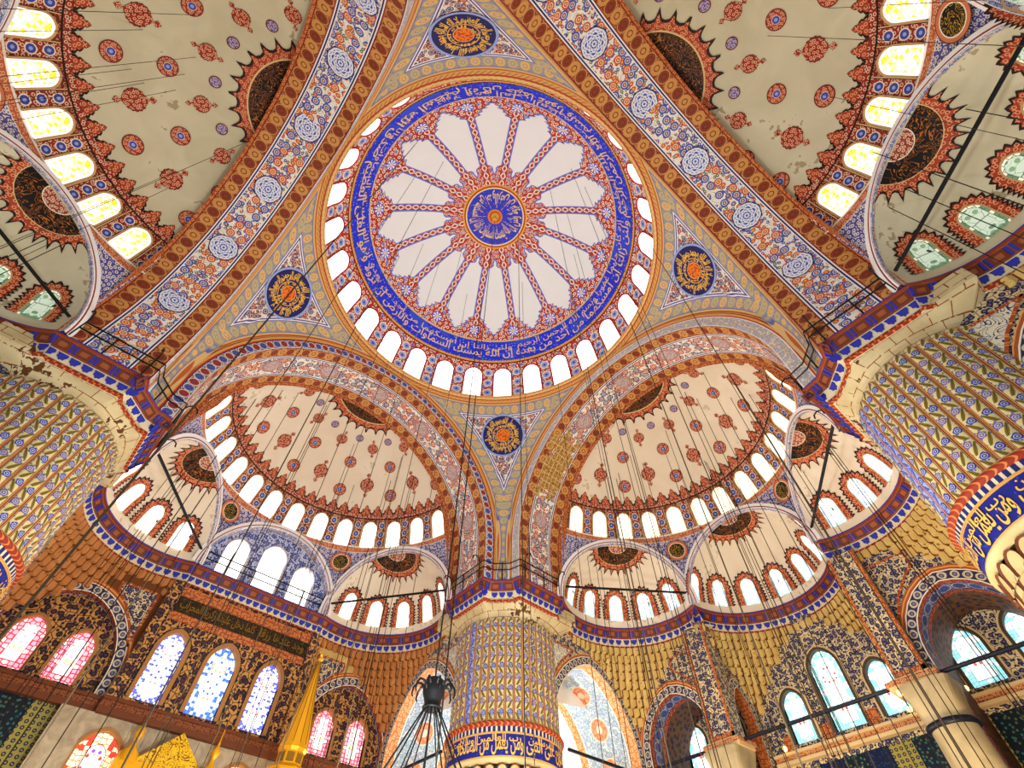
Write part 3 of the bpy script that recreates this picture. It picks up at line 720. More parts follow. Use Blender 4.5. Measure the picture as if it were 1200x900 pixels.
def ringtext(t, a1, span, r0, r1, R, off, mat, par, bold=0.014):
    PP = pole(R, off)
    return lettering(t, lambda x, y: (lambda r, a: PP(r * cos(a), r * sin(a)))(r1 + (r0 - r1) * y, rad(a1) - x * rad(span)), mat, par, 'lettering', bold)
for q, t in enumerate(('إن الله يمسك السماوات', 'والأرض أن تزولا ولئن', 'زالتا إن أمسكهما من أحد')):
    ringtext(t, 100 - q * 120, 116, 0.72, 2.18, DR, 0.09, M_LETTERW, md)
b = MB(); b.lathe([(0.0, DR - 0.9), (0.16, DR - 0.82), (0.22, DR - 0.66), (0.10, DR - 0.5), (0.06, DR - 0.05)], 16)
b.build('boss', M_GOLDM, D)
# dome windows
def dome_window(R, el0, el1, hw, matp, parent, framew, matf, lip=0.10):
    m0 = chart(R, (el0 + el1) / 2, 0.03); m1 = chart(R, (el0 + el1) / 2, lip)
    em = (el0 + el1) / 2; zb = (el0 - em) * rad(1) * R; zt = (el1 - em) * rad(1) * R
    Pt = arch_pts(0, zb, hw, zt - hw * 1.05, zt, 8, 0.10)
    w = frame_of(m0, m1, Pt, framew, matf, parent, 'window')
    pane(chart(R, em, 0.045), Pt, matp, w)
    return w
M_FRAMER = material('red_window_frame', (0.66, 0.13, 0.09)); M_FRAMES = material('sand_window_frame', (0.78, 0.62, 0.42))
w0 = dome_window(DR, 3.2, 20.9, 0.68, M_GLOW, D, 0.10, M_FRAMER); w0.rotation_euler.z = rad(6.43)
for k in range(1, 28): copy(w0, D, rad(6.43 + 12.857 * k))

# ------------------------------------------------------------------ main arches and pendentives
A1, A2, AR, AZ, HC = 10.6, 14.1, 9.12, 21.45, 18.95
def arch_curve(r, n=48):
    """profile (y, z) from one springing over the crown to the other"""
    st = [(r, HC + (AZ - HC) * i / 4) for i in range(4)]
    return st + [(r * cos(pi * i / n), AZ + r * sin(pi * i / n)) for i in range(n + 1)] + [(-y, z) for y, z in st[::-1]]
AN = ('front right great arch with bare patch in its floral soffit', 'front left great arch with pale ovals on its floral soffit', 'rear left great arch with blue octagons on white floral soffit', 'rear right great arch with blue octagons, running to the right pier')
for k in range(4):
    A = root('great_arch', AN[k], 'arch', (0, 0, 0), k * pi / 2, group=None)
    cur = arch_curve(AR); L = [0]
    for p, q in zip(cur, cur[1:]): L.append(L[-1] + math.dist(p, q))
    b = MB(); b.smooth = True
    b.grid(lambda u, v: ((A1 + v * (A2 - A1), *cur[round(u * (len(cur) - 1))]), (L[round(u * (len(cur) - 1))], v * (A2 - A1))), len(cur) - 1, 6)
    b.build('soffit', (M_SOFFIT_WORN, M_SOFFIT_FRONT, M_SOFFIT_BACK, M_SOFFIT_BACK)[k], A)
    ext = arch_curve(AR + 0.90)
    b = MB()
    b.grid(lambda u, v: ((A1 - 0.02, *[cur[round(u * (len(cur) - 1))][j] * (1 - v) + ext[round(u * (len(cur) - 1))][j] * v for j in (0, 1)]), (L[round(u * (len(cur) - 1))], v * 0.9)), len(cur) - 1, 1)
    b.build('archivolt', M_ARCHIVOLTB if k == 1 else M_ARCHIVOLT, A)
    b = MB(); b.smooth = True                  # return of the arch toward the semi-dome
    def ret(u, v):
        y, z = cur[round(u * (len(cur) - 1))]; mv = (0.10 + 0.52 * (z - 18.95) / 5.25) if z < 24.2 else max(0.14, 0.62 - 0.48 * (z - 24.2) / 2.0); d = Vector((0, 21.45)) - Vector((y, max(z, AZ))); d.normalize()
        return ((A2 - 0.01 + 0.12 * v, y + d.x * mv * v, z + d.y * mv * v), (u * 33, mv * v))
    b.grid(ret, len(cur) - 1, 2); b.build('arch_return', M_REDBORDER, A)
    b = MB(); rr = AR + 0.78
    b.tube([(A1 - 0.05, y, z) for y, z in arch_curve(rr)], 0.06, 6); b.build('rope_moulding', M_GILT, A)
    for i in range(-3, 4):
        if k == 0 and i == -2: continue
        s = L[-1] / 2 + rad(25) * i * AR
        j = max(q for q in range(len(L)) if L[q] <= s); t = (s - L[j]) / (L[min(j + 1, len(L) - 1)] - L[j] + 1e-9)
        p = Vector(cur[j]).lerp(Vector(cur[min(j + 1, len(cur) - 1)]), t); d = (Vector(cur[min(j + 1, len(cur) - 1)]) - Vector(cur[j])).normalized(); nn = Vector((-d.y, d.x))
        if nn.dot(Vector((0, AZ)) - p) < 0: nn = -nn
        b = MB(); mid = 12.3
        def mp(a, c): q = p + d * a + nn * 0.03; return (mid + c, q.x, q.y)
        if k >= 2: b.disc(mp, lambda t: 0.74 * cos(pi / 8) / cos((t % (pi / 4)) - pi / 8), 32, 4); b.build('octagon_medallion', M_OCT, A)
        else: b.disc(mp, lambda t: 0.60 / sqrt((cos(t) / 1.15) ** 2 + (sin(t) / 0.95) ** 2) * (1 + 0.04 * cos(12 * t)), 36, 3); b.build('oval_medallion', M_OVAL, A)
PN = ('pendentive with blue and gold roundel over the front pier', 'pendentive with worn gold roundel over the left pier', 'pendentive with wide foreshortened roundel at the top edge', 'pendentive with blue and gold roundel over the right pier')
PR = sqrt(A1 ** 2 + (AR + 0.9) ** 2)
for k in range(4):
    Pd = root('pendentive', PN[k], 'pendentive', (0, 0, AZ), k * pi / 2)
    b = MB(); b.smooth = True
    ztop = 31.455 - AZ; rt = sqrt(PR ** 2 - ztop ** 2)
    a_e = asin(A1 / PR); a_t = asin(ztop / PR)
    def fn(u, v):
        ph = rad(0.2 + u * 89.6); rm = min(A1 / max(cos(ph), sin(ph)), PR - 0.001)
        e0 = acos(min(rt / PR, 1)); e1 = acos(min(rm / PR, 1))
        if rm >= PR - 0.002: e1 = -0.175
        el = e0 + (e1 - e0) * v
        x, y, z = PR * cos(el) * cos(ph), PR * cos(el) * sin(ph), PR * sin(el)
        de = PR * (a_e - asin(min(max(x, y), A1) / PR)); dt = PR * (a_t - el)
        return ((x, y, z), (PR * (ph - pi / 4) * cos(el), PR * el), (de, dt))
    b.grid(fn, 72, 40); b.build('shell', M_PEND, Pd)
    # roundel
    el0 = asin((29.45 - AZ) / PR); 
    mp0 = tang(PR, math.degrees(el0), 0.06); 
    b = MB(); b.smooth = True; b.disc(mp0, lambda t: 1.62, 56, 6); rd = b.build('roundel', M_MEDAL, Pd); rd.rotation_euler.z = pi / 4
    mp1 = tang(PR, math.degrees(el0), 0.10)
    for (t, a1, sp, r0, r1) in (('لا اله الا الله محمد رسول الله', 90, 175, 0.78, 1.40), ('بسم الله الرحمن الرحيم العظيم', -90, 175, 0.78, 1.40), ('الله اكبر الله اكبر', 60, 350, 0.52, 0.74), ('وما توفيقى الا بالله العلى', 170, 172, 0.80, 1.12), ('عليه توكلت وهو رب العرش', -10, 172, 0.80, 1.12)):
        lettering(t, lambda x, y: mp1((r0 + (r1 - r0) * y) * cos(rad(a1) - x * rad(sp)), (r0 + (r1 - r0) * y) * sin(rad(a1) - x * rad(sp))), M_LETTER, rd, 'lettering', 0.02)

# ------------------------------------------------------------------ semi-domes
SR, SZ, SX = 8.86, 22.34, 12.8
SN = ('front right semi-dome with cream ground and red medallions', 'front left semi-dome with blown-out white windows', 'rear left semi-dome at the top left corner', 'rear right semi-dome at the top right corner')
def exedra_geo(i):                            # local +X frame: centre x, y, outward angle, half arc, mouth midpoint, mouth half
    if i == 0: return (20.65, 0.0, 0.0, pi / 2, (20.65, 0.0), 4.13)
    ax, ay, bx, by = 14.1, 9.06, 20.65, 4.13
    mx, my = (ax + bx) / 2, (ay + by) / 2; ch = math.dist((ax, ay), (bx, by)); nx, ny = (ay - by) / ch, (bx - ax) / ch
    e = 0.94; r = sqrt((ch / 2) ** 2 + e * e)
    return (mx - nx * e, (my - ny * e) * i, atan2(ny, nx) * i, asin(ch / 2 / r), (mx, my * i), ch / 2)
proto = {}
def semidome(k):
    Sd = root('semi_dome', SN[k], 'dome', side(k, SX, 0, SZ), k * pi / 2)
    lim = 1.15
    P = sph(SR)
    def azmax(el): return math.degrees(acos(min(lim / (SR * cos(rad(el))), 1.0)))
    b = MB(); b.smooth = True
    b.grid(lambda u, v: (lambda el: (lambda a: (P(a, el), (a * rad(1) * 8.3, (el - 11.5) * rad(1) * SR)))((2 * u - 1) * azmax(el)))(11.4 + v * 16.2), 96, 12)
    b.build('window_band', M_WINBAND, Sd)
    b = MB(); b.smooth = True
    b.grid(lambda u, v: (lambda el: (lambda a: (P(a, el), (a * rad(1) * 8.3, el * rad(1) * SR)))((2 * u - 1) * azmax(el)))(27.6 + v * 54.5), 72, 36)
    b.build('shell', M_PLASTER if k < 2 else M_PLASTER_SHADED, Sd)
    # windows
    stain = k >= 2
    step = 12.45 if k < 2 else 12.2
    w = dome_window(SR, 11.7, 23.6, 0.50, M_STAINA if stain else (M_GLOWC if k == 0 else M_GLOW), Sd, 0.08, M_FRAMES)
    w.rotation_euler.z = 0
    for j in range(-6, 7):
        if j: copy(w, Sd, rad(step * j - (0.8 if k == 0 else 0)))
    # palmette fringe
    if 'palm' not in proto:
        m = chart(SR, 27.6, 0.03); hw = SR * cos(rad(27.6)) * rad(6.1) / 2
        b = MB(); b.strip(m, [(-0.05, hw), (0.08, hw * 0.98), (0.18, hw * 0.70), (0.24, hw * 0.78), (0.34, hw * 0.62), (0.42, hw * 0.30), (0.48, hw * 0.34), (0.56, hw * 0.22), (0.66, 0.0)], 4)
        proto['palm'] = b.build('palmette', M_FRINGE, Sd); first = True
    else: first = False
    for j in range(-13, 14):
        if j == -13 and first: proto['palm'].rotation_euler.z = rad(6.1 * (j + 0.5)); continue
        copy(proto['palm'], Sd, rad(6.1 * (j + 0.5)))
    # painted motifs
    def motif(key, make, az):
        if key not in proto: proto[key] = make(); o = proto[key]; o.parent = Sd; o.rotation_euler.z = rad(az)
        else: copy(proto[key], Sd, rad(az))
    def roundel(el, r, mt, nm):
        def mk():
            b = MB(); b.disc(tang(SR, el, 0.03), lambda t: r, 28, 3); return b.build(nm, mt)
        return mk
    def cart(el, s):
        def mk():
            m = tang(SR, el, 0.03)
            body = [(-1.16, 0), (-1.08, 0.07), (-1.0, 0.15), (-0.90, 0.20), (-0.82, 0.12), (-0.76, 0.055), (-0.68, 0.07), (-0.62, 0.20), (-0.52, 0.30), (-0.46, 0.46), (-0.33, 0.50), (-0.25, 0.60), (-0.10, 0.60), (0, 0.66)]
            b = MB(); b.strip(m, [(y * s, w * s) for y, w in body + [(-y, w) for y, w in body[:-1][::-1]]], 6); return b.build('cartouche', M_CART)
        return mk
    for j in range(-2, 3):
        motif('c1', cart(41.3, 0.80), 31 * j); motif('c2', cart(59.3, 0.62), 31 * j)
    for j in (-2.5, -1.5, -0.5, 0.5, 1.5, 2.5):
        motif('r1', roundel(36.6, 0.46, M_ROUNDEL, 'roundel'), 31 * j); motif('r2', roundel(50.6, 0.44, M_ROUNDEL, 'roundel'), 31 * j); motif('r3', roundel(63.2, 0.28, M_ROUNDELB, 'small_roundel'), 31 * j)
    # crown medallion (runs on behind the great arch)
    if 'crown' not in proto:
        b = MB(); b.smooth = True
        def clip(off):
            pf = pole(SR, off)
            return lambda a, c: pf(max(a, 1.05), c)
        def fan(bb, m, r0, r1, n, kk):
            def fn(u, v):
                t = -1.3 + 2.6 * u; r = r0(t) + (r1(t) - r0(t)) * v; return (m(r * cos(t), r * sin(t)), (r * cos(t), r * sin(t)), (v if r0(0) > 0.1 else r / r1(t), u))
            bb.grid(fn, n, kk)
        fan(b, clip(0.04), lambda t: 0.001, lambda t: 2.75, 48, 10); o = b.build('crown_medallion', M_CROWN, Sd)
        f = MB(); nsp = 28
        def r1(t):
            x = (t / (2 * pi) * nsp) % 1; x = abs(x - 0.5) * 2
            return 3.15 + (0.42 * (1 - x / 0.35) ** 0.8 if x < 0.35 else 0) + 0.12 * (1 - x)
        fan(f, clip(0.045), lambda t: 2.73, r1, 96, 2); f.build('crown_fringe', M_FRINGE, o)
        proto['crown'] = o
    else: copy(proto['crown'], Sd, 0)
    # spandrels between the exedra mouths and the window ring
    zr = SR * sin(rad(11.5)); rr = SR * cos(rad(11.5))
    for i in (0, 1, -1):
        cx, cy, ao, ha, (mx, my), mh = exedra_geo(i)
        tx, ty = (0, 1) if i == 0 else (-sin(ao), cos(ao))
        a0 = {0: -27.7, 1: 27.7, -1: -81.5}[i]; a1 = {0: 27.7, 1: 81.5, -1: -27.7}[i]
        b = MB(); N = 40
        def pt(u, v):
            t = pi * (1 - u)
            q = Vector((mx + tx * mh * cos(t) - SX, my + ty * mh * cos(t), HC - SZ + mh * sin(t)))
            az = rad(a0 + (a1 - a0) * (0.5 - 0.5 * cos(pi * u) if False else u))
            w = Vector((rr * cos(az), rr * sin(az), zr)); p = q.lerp(w, v)
            L = (w - q).length
            return (p, (mh * (t - pi / 2) * 0.9 if False else az * rr, p.z), (L * v, L * (1 - v)))
        b.smooth = True; b.grid(pt, N, 10); b.build('spandrel', M_SPANDREL, Sd)
    for sgn in (1, -1):
        cpt = Vector((20.42 - SX, 4.02 * sgn, 22.66 - SZ)); nrm = Vector((-cpt.x, -cpt.y, -1.2)).normalized(); ta = Vector((0, 0, 1)).cross(nrm).normalized(); tb = nrm.cross(ta)
        b = MB(); b.disc(lambda a, c: tuple(cpt + nrm * 0.14 + ta * a + tb * c), lambda t: 0.72, 32, 5)
        o = b.build('spandrel_roundel', material('black_gold_roundel', lambda T: (lambda u, v, r: layers(T, r, T.mix(T.abs(T.frac(T.noise(T.vec(u, v), 2.6, 1, 1.5) * 7) - 0.5) < 0.10, (0.06, 0.05, 0.03), (0.80, 0.62, 0.18)), ((0.70, 0.76, CREAM), (0.76, 0.95, (0.80, 0.46, 0.30)), (0.95, 1.1, (0.45, 0.2, 0.15)))))(*T.uv(), T.uv('rim')[0])), Sd)
    return Sd
SEMI = [semidome(k) for k in range(4)]

# ------------------------------------------------------------------ exedrae
XN = {(0, 1): 'half-dome exedra just right of the front pier', (0, 0): 'middle half-dome exedra of the right side with five windows', (0, -1): 'half-dome exedra tucked behind the right pier',
      (1, -1): 'half-dome exedra just left of the front pier', (1, 1): 'half-dome exedra tucked beside the left pier with gold crown',
      (2, -1): 'shaded half-dome exedra above the left pier cornice', (2, 0): 'shaded half-dome exedra at the far left edge', (2, 1): 'half-dome exedra hidden behind the rear left arch',
      (3, 1): 'shaded half-dome exedra above the right pier cornice', (3, 0): 'shaded half-dome exedra at the upper right edge', (3, -1): 'half-dome exedra hidden behind the rear right arch'}
def exedra(k, i):
    cx, cy, ao, ha, (mx, my), mh = exedra_geo(i)
    E = root('exedra', XN[(k, i)], 'half dome', side(k, cx, cy, HC), k * pi / 2 + ao)
    R = 4.16; xm = mh / math.tan(ha) if i else 0.0; lim = xm - 0.06
    P = sph(R)
    def amax(el):
        q = lim / (R * cos(rad(el)));  return math.degrees(acos(max(-1, min(1, q))))
    b = MB(); b.smooth = True; top = math.degrees(acos(min(1, max(lim, 0.02) / R))) - 0.2
    b.grid(lambda u, v: (lambda el: (lambda a: (P(a, el), (a, el)))((2 * u - 1) * amax(el)))(v * top), 48, 26)
    b.build('shell', M_PLASTER if k < 2 else M_PLASTER_SHADED, E)
    # mouth arch trim
    b = MB(); n = 40
    for (ra, rb, xa, xb, v0) in ((mh - 0.02, mh - 0.02, xm + 0.05, xm - 0.22, 0.0), (mh - 0.02, mh + 0.34, xm - 0.22, xm - 0.22, 0.27)):
        b.grid(lambda u, v: (lambda t, r, x: ((x, r * cos(t), r * sin(t)), (mh * t, v0 + v * 0.33)))(pi * u, ra + (rb - ra) * v, xa + (xb - xa) * v), n, 1)
    b.build('arch_trim', M_EXTRIM, E)
    # windows with spiky fringes
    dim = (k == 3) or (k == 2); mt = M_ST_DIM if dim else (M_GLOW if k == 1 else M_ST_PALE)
    key = 'xw%d' % (2 if dim else k)
    if key not in proto:
        w = dome_window(R, 7.0, 29.0, 0.42, mt, E, 0.06, M_FRAMES, 0.07)
        em = 18.0; zb = (7.0 - em) * rad(1) * R; zt = (29.0 - em) * rad(1) * R
        Q = resample(arch_pts(0, zb, 0.48, zt - 0.46, zt + 0.05, 8, 0.1), 84); A = offset_outline(Q, 0.0); f = MB(); m = chart(R, em, 0.035)
        B = [offset_outline(Q, 0.30 + 0.16 * (1 - abs((j % 4) - 2) / 2 * 1.0))[j] for j in range(len(Q))]
        def fn(u, v):
            j = round(u * (len(Q) - 1)); p = A[j] if v < 0.25 else (B[j] if v > 0.75 else ((A[j][0] + B[j][0]) / 2, (A[j][1] + B[j][1]) / 2)); return (m(*p), p, (v, u))
        f.grid(fn, len(Q) - 1, 2); f.build('window_fringe', M_FRINGE, w)
        proto[key] = w; o = w
    else: o = copy(proto[key], E, 0)
    for a in (-85.5, -57, -28.5, 28.5, 57, 85.5):
        if abs(a) < math.degrees(ha) - 4: copy(proto[key], E, rad(a))
    # crown, cut by the mouth arch
    key = 'xcrown%d' % abs(i)
    if key not in proto:
        tl = asin(xm / R); Ry = Matrix.Rotation(tl, 3, 'Y')
        def half(off):
            pf = pole(R, off)
            def f(a, c): q = Ry @ Vector(pf(a, c)); return (q.x, q.y, q.z)
            return f
        def fan(name, r0, r1, mat, off, n, parent):
            b = MB(); b.smooth = True; m = half(off)
            def fn(u, v):
                t = -pi / 2 + pi * u; r = r0(t) + (r1(t) - r0(t)) * v; rel = (v if r0(0) > 0.1 else r / r1(0)); return (m(r * cos(t), r * sin(t)), (r * cos(t), r * sin(t)), (rel, u))
            b.grid(fn, n, 8 if r0(0) < 0.1 else 2); return b.build(name, mat, parent)
        o = fan('crown_medallion', lambda t: 0.001, lambda t: 1.50, M_CROWN, 0.03, 40, E)
        nsp = 26
        def r1(t):
            x = (t / (2 * pi) * nsp) % 1; x = abs(x - 0.5) * 2
            return 1.80 + (0.36 * (1 - x / 0.4) ** 0.8 if x < 0.4 else 0) + 0.10 * (1 - x)
        fan('crown_fringe', lambda t: 1.48, r1, M_FRINGE, 0.035, 26 * 4, o); proto[key] = o
    else: copy(proto[key], E, 0)
    return E
for key in XN: exedra(*key)

# ------------------------------------------------------------------ cornices with railings
M_CORNW = material('cornice_cream', (0.86, 0.80, 0.66)); M_CORNR = material('cornice_rust', (0.62, 0.34, 0.20))
cof_b = MB(); cof_b.box(-0.26, -0.02, -0.19, 0.26, 0.05, 0.19)
def coffer_mesh():
    b = MB()
    o, i = (0.27, 0.20), (0.17, 0.12)
    q = [b.vert((sx * o[0], 0.05, sz * o[1]), (sx * o[0], sz * o[1])) for sx, sz in ((-1, -1), (1, -1), (1, 1), (-1, 1))]
    r = [b.vert((sx * i[0], 0.05, sz * i[1]), (sx * i[0], sz * i[1])) for sx, sz in ((-1, -1), (1, -1), (1, 1), (-1, 1))]
    s = [b.vert((sx * i[0], -0.02, sz * i[1]), (sx * i[0] * 0.9, sz * i[1] * 0.9)) for sx, sz in ((-1, -1), (1, -1), (1, 1), (-1, 1))]
    for k in range(4):
        b.face((q[k], q[(k + 1) % 4], r[(k + 1) % 4], r[k])); b.face((r[k], r[(k + 1) % 4], s[(k + 1) % 4], s[k]))
    b.face(s); return b
def leaf_mesh():
    b = MB(); n = 9; P = []
    for i in range(n + 1):
        t = pi * i / n; r = 0.21 * (1.0 if i % 2 else 0.86); P.append((-r * cos(t) * 0.95, 0.16 - r * 1.45 * sin(t)))
    f = [b.vert((x, 0.05, z)) for x, z in P]; g = [b.vert((x, 0, z)) for x, z in P]
    b.face(f)
    for i in range(len(P) - 1): b.face((f[i], f[i + 1], g[i + 1], g[i]))
    return b
_cof = coffer_mesh().build('coffer', M_COFFER); _leaf = leaf_mesh().build('leaf', M_BLUEP); _stud = MB(); _stud.box(-0.045, -0.01, -0.19, 0.045, 0.06, 0.19); _stud = _stud.build('blue_block', M_BLUEP)
_used = {'cof': 0, 'leaf': 0, 'stud': 0}
def cornice(label, path, rail_label=None, railed=True):
    """path: world xy points of the top edge; the room lies on the left of the walking direction"""
    Rt = root('cornice', label, 'cornice', (0, 0, 0), 0)
    P = path; n = len(P)
    nor = []
    for i in range(n):
        a = Vector(P[max(i - 1, 0)]); c = Vector(P[min(i + 1, n - 1)]); p = Vector(P[i])
        if 0 < i < n - 1:
            d1 = (p - a).normalized(); d2 = (c - p).normalized(); n1 = Vector((-d1.y, d1.x)); n2 = Vector((-d2.y, d2.x)); m = (n1 + n2).normalized(); m = m / max(m.dot(n1), 0.5)
        else: d = (c - a).normalized(); m = Vector((-d.y, d.x))
        nor.append(m)
    L = [0]
    for a, c in zip(P, P[1:]): L.append(L[-1] + math.dist(a, c))
    prof = [(0, -0.60, 19.0), (0, 0.0, 19.0), (4, 0.02, 18.92), (1, 0.0, 18.90), (1, -0.06, 18.88), (2, -0.10, 18.86), (2, -0.30, 18.46), (1, -0.31, 18.44), (1, -0.28, 18.40), (0, -0.30, 18.36), (0, -0.44, 18.02), (3, -0.44, 18.0), (3, -0.40, 17.95), (3, -0.40, 17.86), (3, -0.52, 17.82), (0, -1.15, 17.84)]
    b = MB()
    for (m, o0, z0), (m1, o1, z1) in zip(prof, prof[1:]):
        b.cur = m1
        def fn(u, v):
            i = round(u * (n - 1)); o = o0 + (o1 - o0) * v; q = Vector(P[i]) + nor[i] * o; return ((q.x, q.y, z0 + (z1 - z0) * v), (L[i], z0))
        b.grid(fn, n - 1, 1)
    b.build('moulding', [M_CORNW, M_RUSTP, M_CORNR, M_TORUS, M_BLUEP], Rt)
    tilt = atan2(0.20, 0.40)
    def along(s):
        j = max(q for q in range(n) if L[q] <= s + 1e-9); j = min(j, n - 2); t = (s - L[j]) / (L[j + 1] - L[j]); p = Vector(P[j]).lerp(Vector(P[j + 1]), t)
        d = (Vector(P[j + 1]) - Vector(P[j])).normalized(); return p, d, Vector((-d.y, d.x))
    def put(src, key, s, off, z, tl):
        p, d, m = along(s); q = p + m * off
        o = src if _used[key] == 0 else src.copy()
        if _used[key]: C.objects.link(o)
        _used[key] += 1; o.parent = Rt
        # local x along path, local y toward the room, tilted downward
        M = Matrix(((d.x, m.x, 0, q.x), (d.y, m.y, 0, q.y), (0, 0, 1, z), (0, 0, 0, 1)))
        if Matrix(M).to_3x3().determinant() < 0: M = Matrix(((-d.x, m.x, 0, q.x), (-d.y, m.y, 0, q.y), (0, 0, 1, z), (0, 0, 0, 1)))
        o.matrix_local = M @ Matrix.Rotation(-tl, 4, 'X')
    # segments between sharp corners get whole coffers
    nc = max(2, round(L[-1] / 0.80))
    for j in range(nc):
        s = L[-1] * (j + 0.5) / nc
        put(_cof, 'cof', s, -0.20, 18.66, tilt); put(_stud, 'stud', s + L[-1] / nc * 0.40, -0.20, 18.66, tilt); put(_stud, 'stud', s - L[-1] / nc * 0.40, -0.20, 18.66, tilt)
    nl = max(3, round(L[-1] / 0.44))
    for j in range(nl): put(_leaf, 'leaf', L[-1] * (j + 0.5) / nl, -0.37, 18.20, 0.36)
    ro = 0.25 if n > 20 or n == 7 else -0.05
    if railed:
        Rl = root('railing', rail_label, 'railing', (0, 0, 0), 0, 'thing')
        tr = 2 if n > 20 else 0
        for h in (0.62, 1.05):
            b = MB(); b.tube([(p[0] - m.x * ro, p[1] - m.y * ro, 19.0 + h) for p, m in list(zip(P, nor))[tr:n - tr]], 0.036, 5); b.build('rail', M_IRON, Rl)
        np_ = max(2, round(L[-1] / 1.6))
        for j in range(np_ + 1):
            p, d, m = along(L[-1] * min(max(j / np_, 0.09 if n > 20 else 0.03), 0.91 if n > 20 else 0.97)); q = p - m * ro
            b = MB(); pts = [(q.x, q.y, 18.98), (q.x, q.y, 20.1)]
            if j % 2 == 0: pts += [(q.x + m.x * 0.08, q.y + m.y * 0.08, 20.35), (q.x + m.x * 0.30, q.y + m.y * 0.30, 20.48), (q.x + m.x * 0.50, q.y + m.y * 0.50, 20.36), (q.x + m.x * 0.56, q.y + m.y * 0.56, 20.15)]
            b.tube(pts, 0.038, 5); b.build('post', M_IRON, Rl)
    return Rt
PIER = {'front': (1, 1), 'right': (1, -1), 'left': (-1, 1)}
for nm, (sx, sy) in PIER.items():
    s = 9.06
    pts = [(14.1, s), (12.3, s), (A1, s), (10.45, 9.75), (9.75, 10.45), (s, A1), (s, 12.3), (s, 14.1)]
    pts = [(x * sx, y * sy) for x, y in pts]
    if sx * sy < 0: pts = pts[::-1]
    fine = []
    for a, c in zip(pts, pts[1:]): fine += [a]
    fine.append(pts[-1])
    cornice('stepped painted cornice on top of the %s pier' % nm, fine, 'black iron railing with bent posts on the %s pier cornice' % nm)
CN = {(0, 1): ('right of the front pier', 'under the half-dome right of the front pier'), (0, 0): ('under the middle half-dome on the right', 'before the middle half-dome on the right'), (0, -1): ('left of the right pier, under a half-dome', 'before the half-dome behind the right pier'),
      (1, -1): ('left of the front pier, under a half-dome', 'before the half-dome left of the front pier'), (1, 1): ('right of the left pier, under a half-dome', 'before the half-dome right of the left pier'), (2, -1): ('at the left edge above the left pier', 'at the left edge above the left pier'), (3, 1): ('at the right edge above the right pier', 'at the right edge above the right pier')}
for (k, i), (lb, rl) in CN.items():
    cx, cy, ao, ha, mm, mh = exedra_geo(i); n = 28; r = 4.13
    pts = [side(k, cx + r * cos(ao + ha * (2 * j / n - 1)), cy + r * sin(ao + ha * (2 * j / n - 1)))[:2] for j in range(n + 1)]
    cornice('curved painted cornice ' + lb, pts, 'black iron railing ' + rl)
pts = [side(1, 20.65, y)[:2] for y in (-4.13, -2.8, -1.4, 0, 1.4, 2.8, 4.13)]
cornice('straight painted cornice above the long black inscription panel', pts, 'black iron railing before the three tall lunette windows')

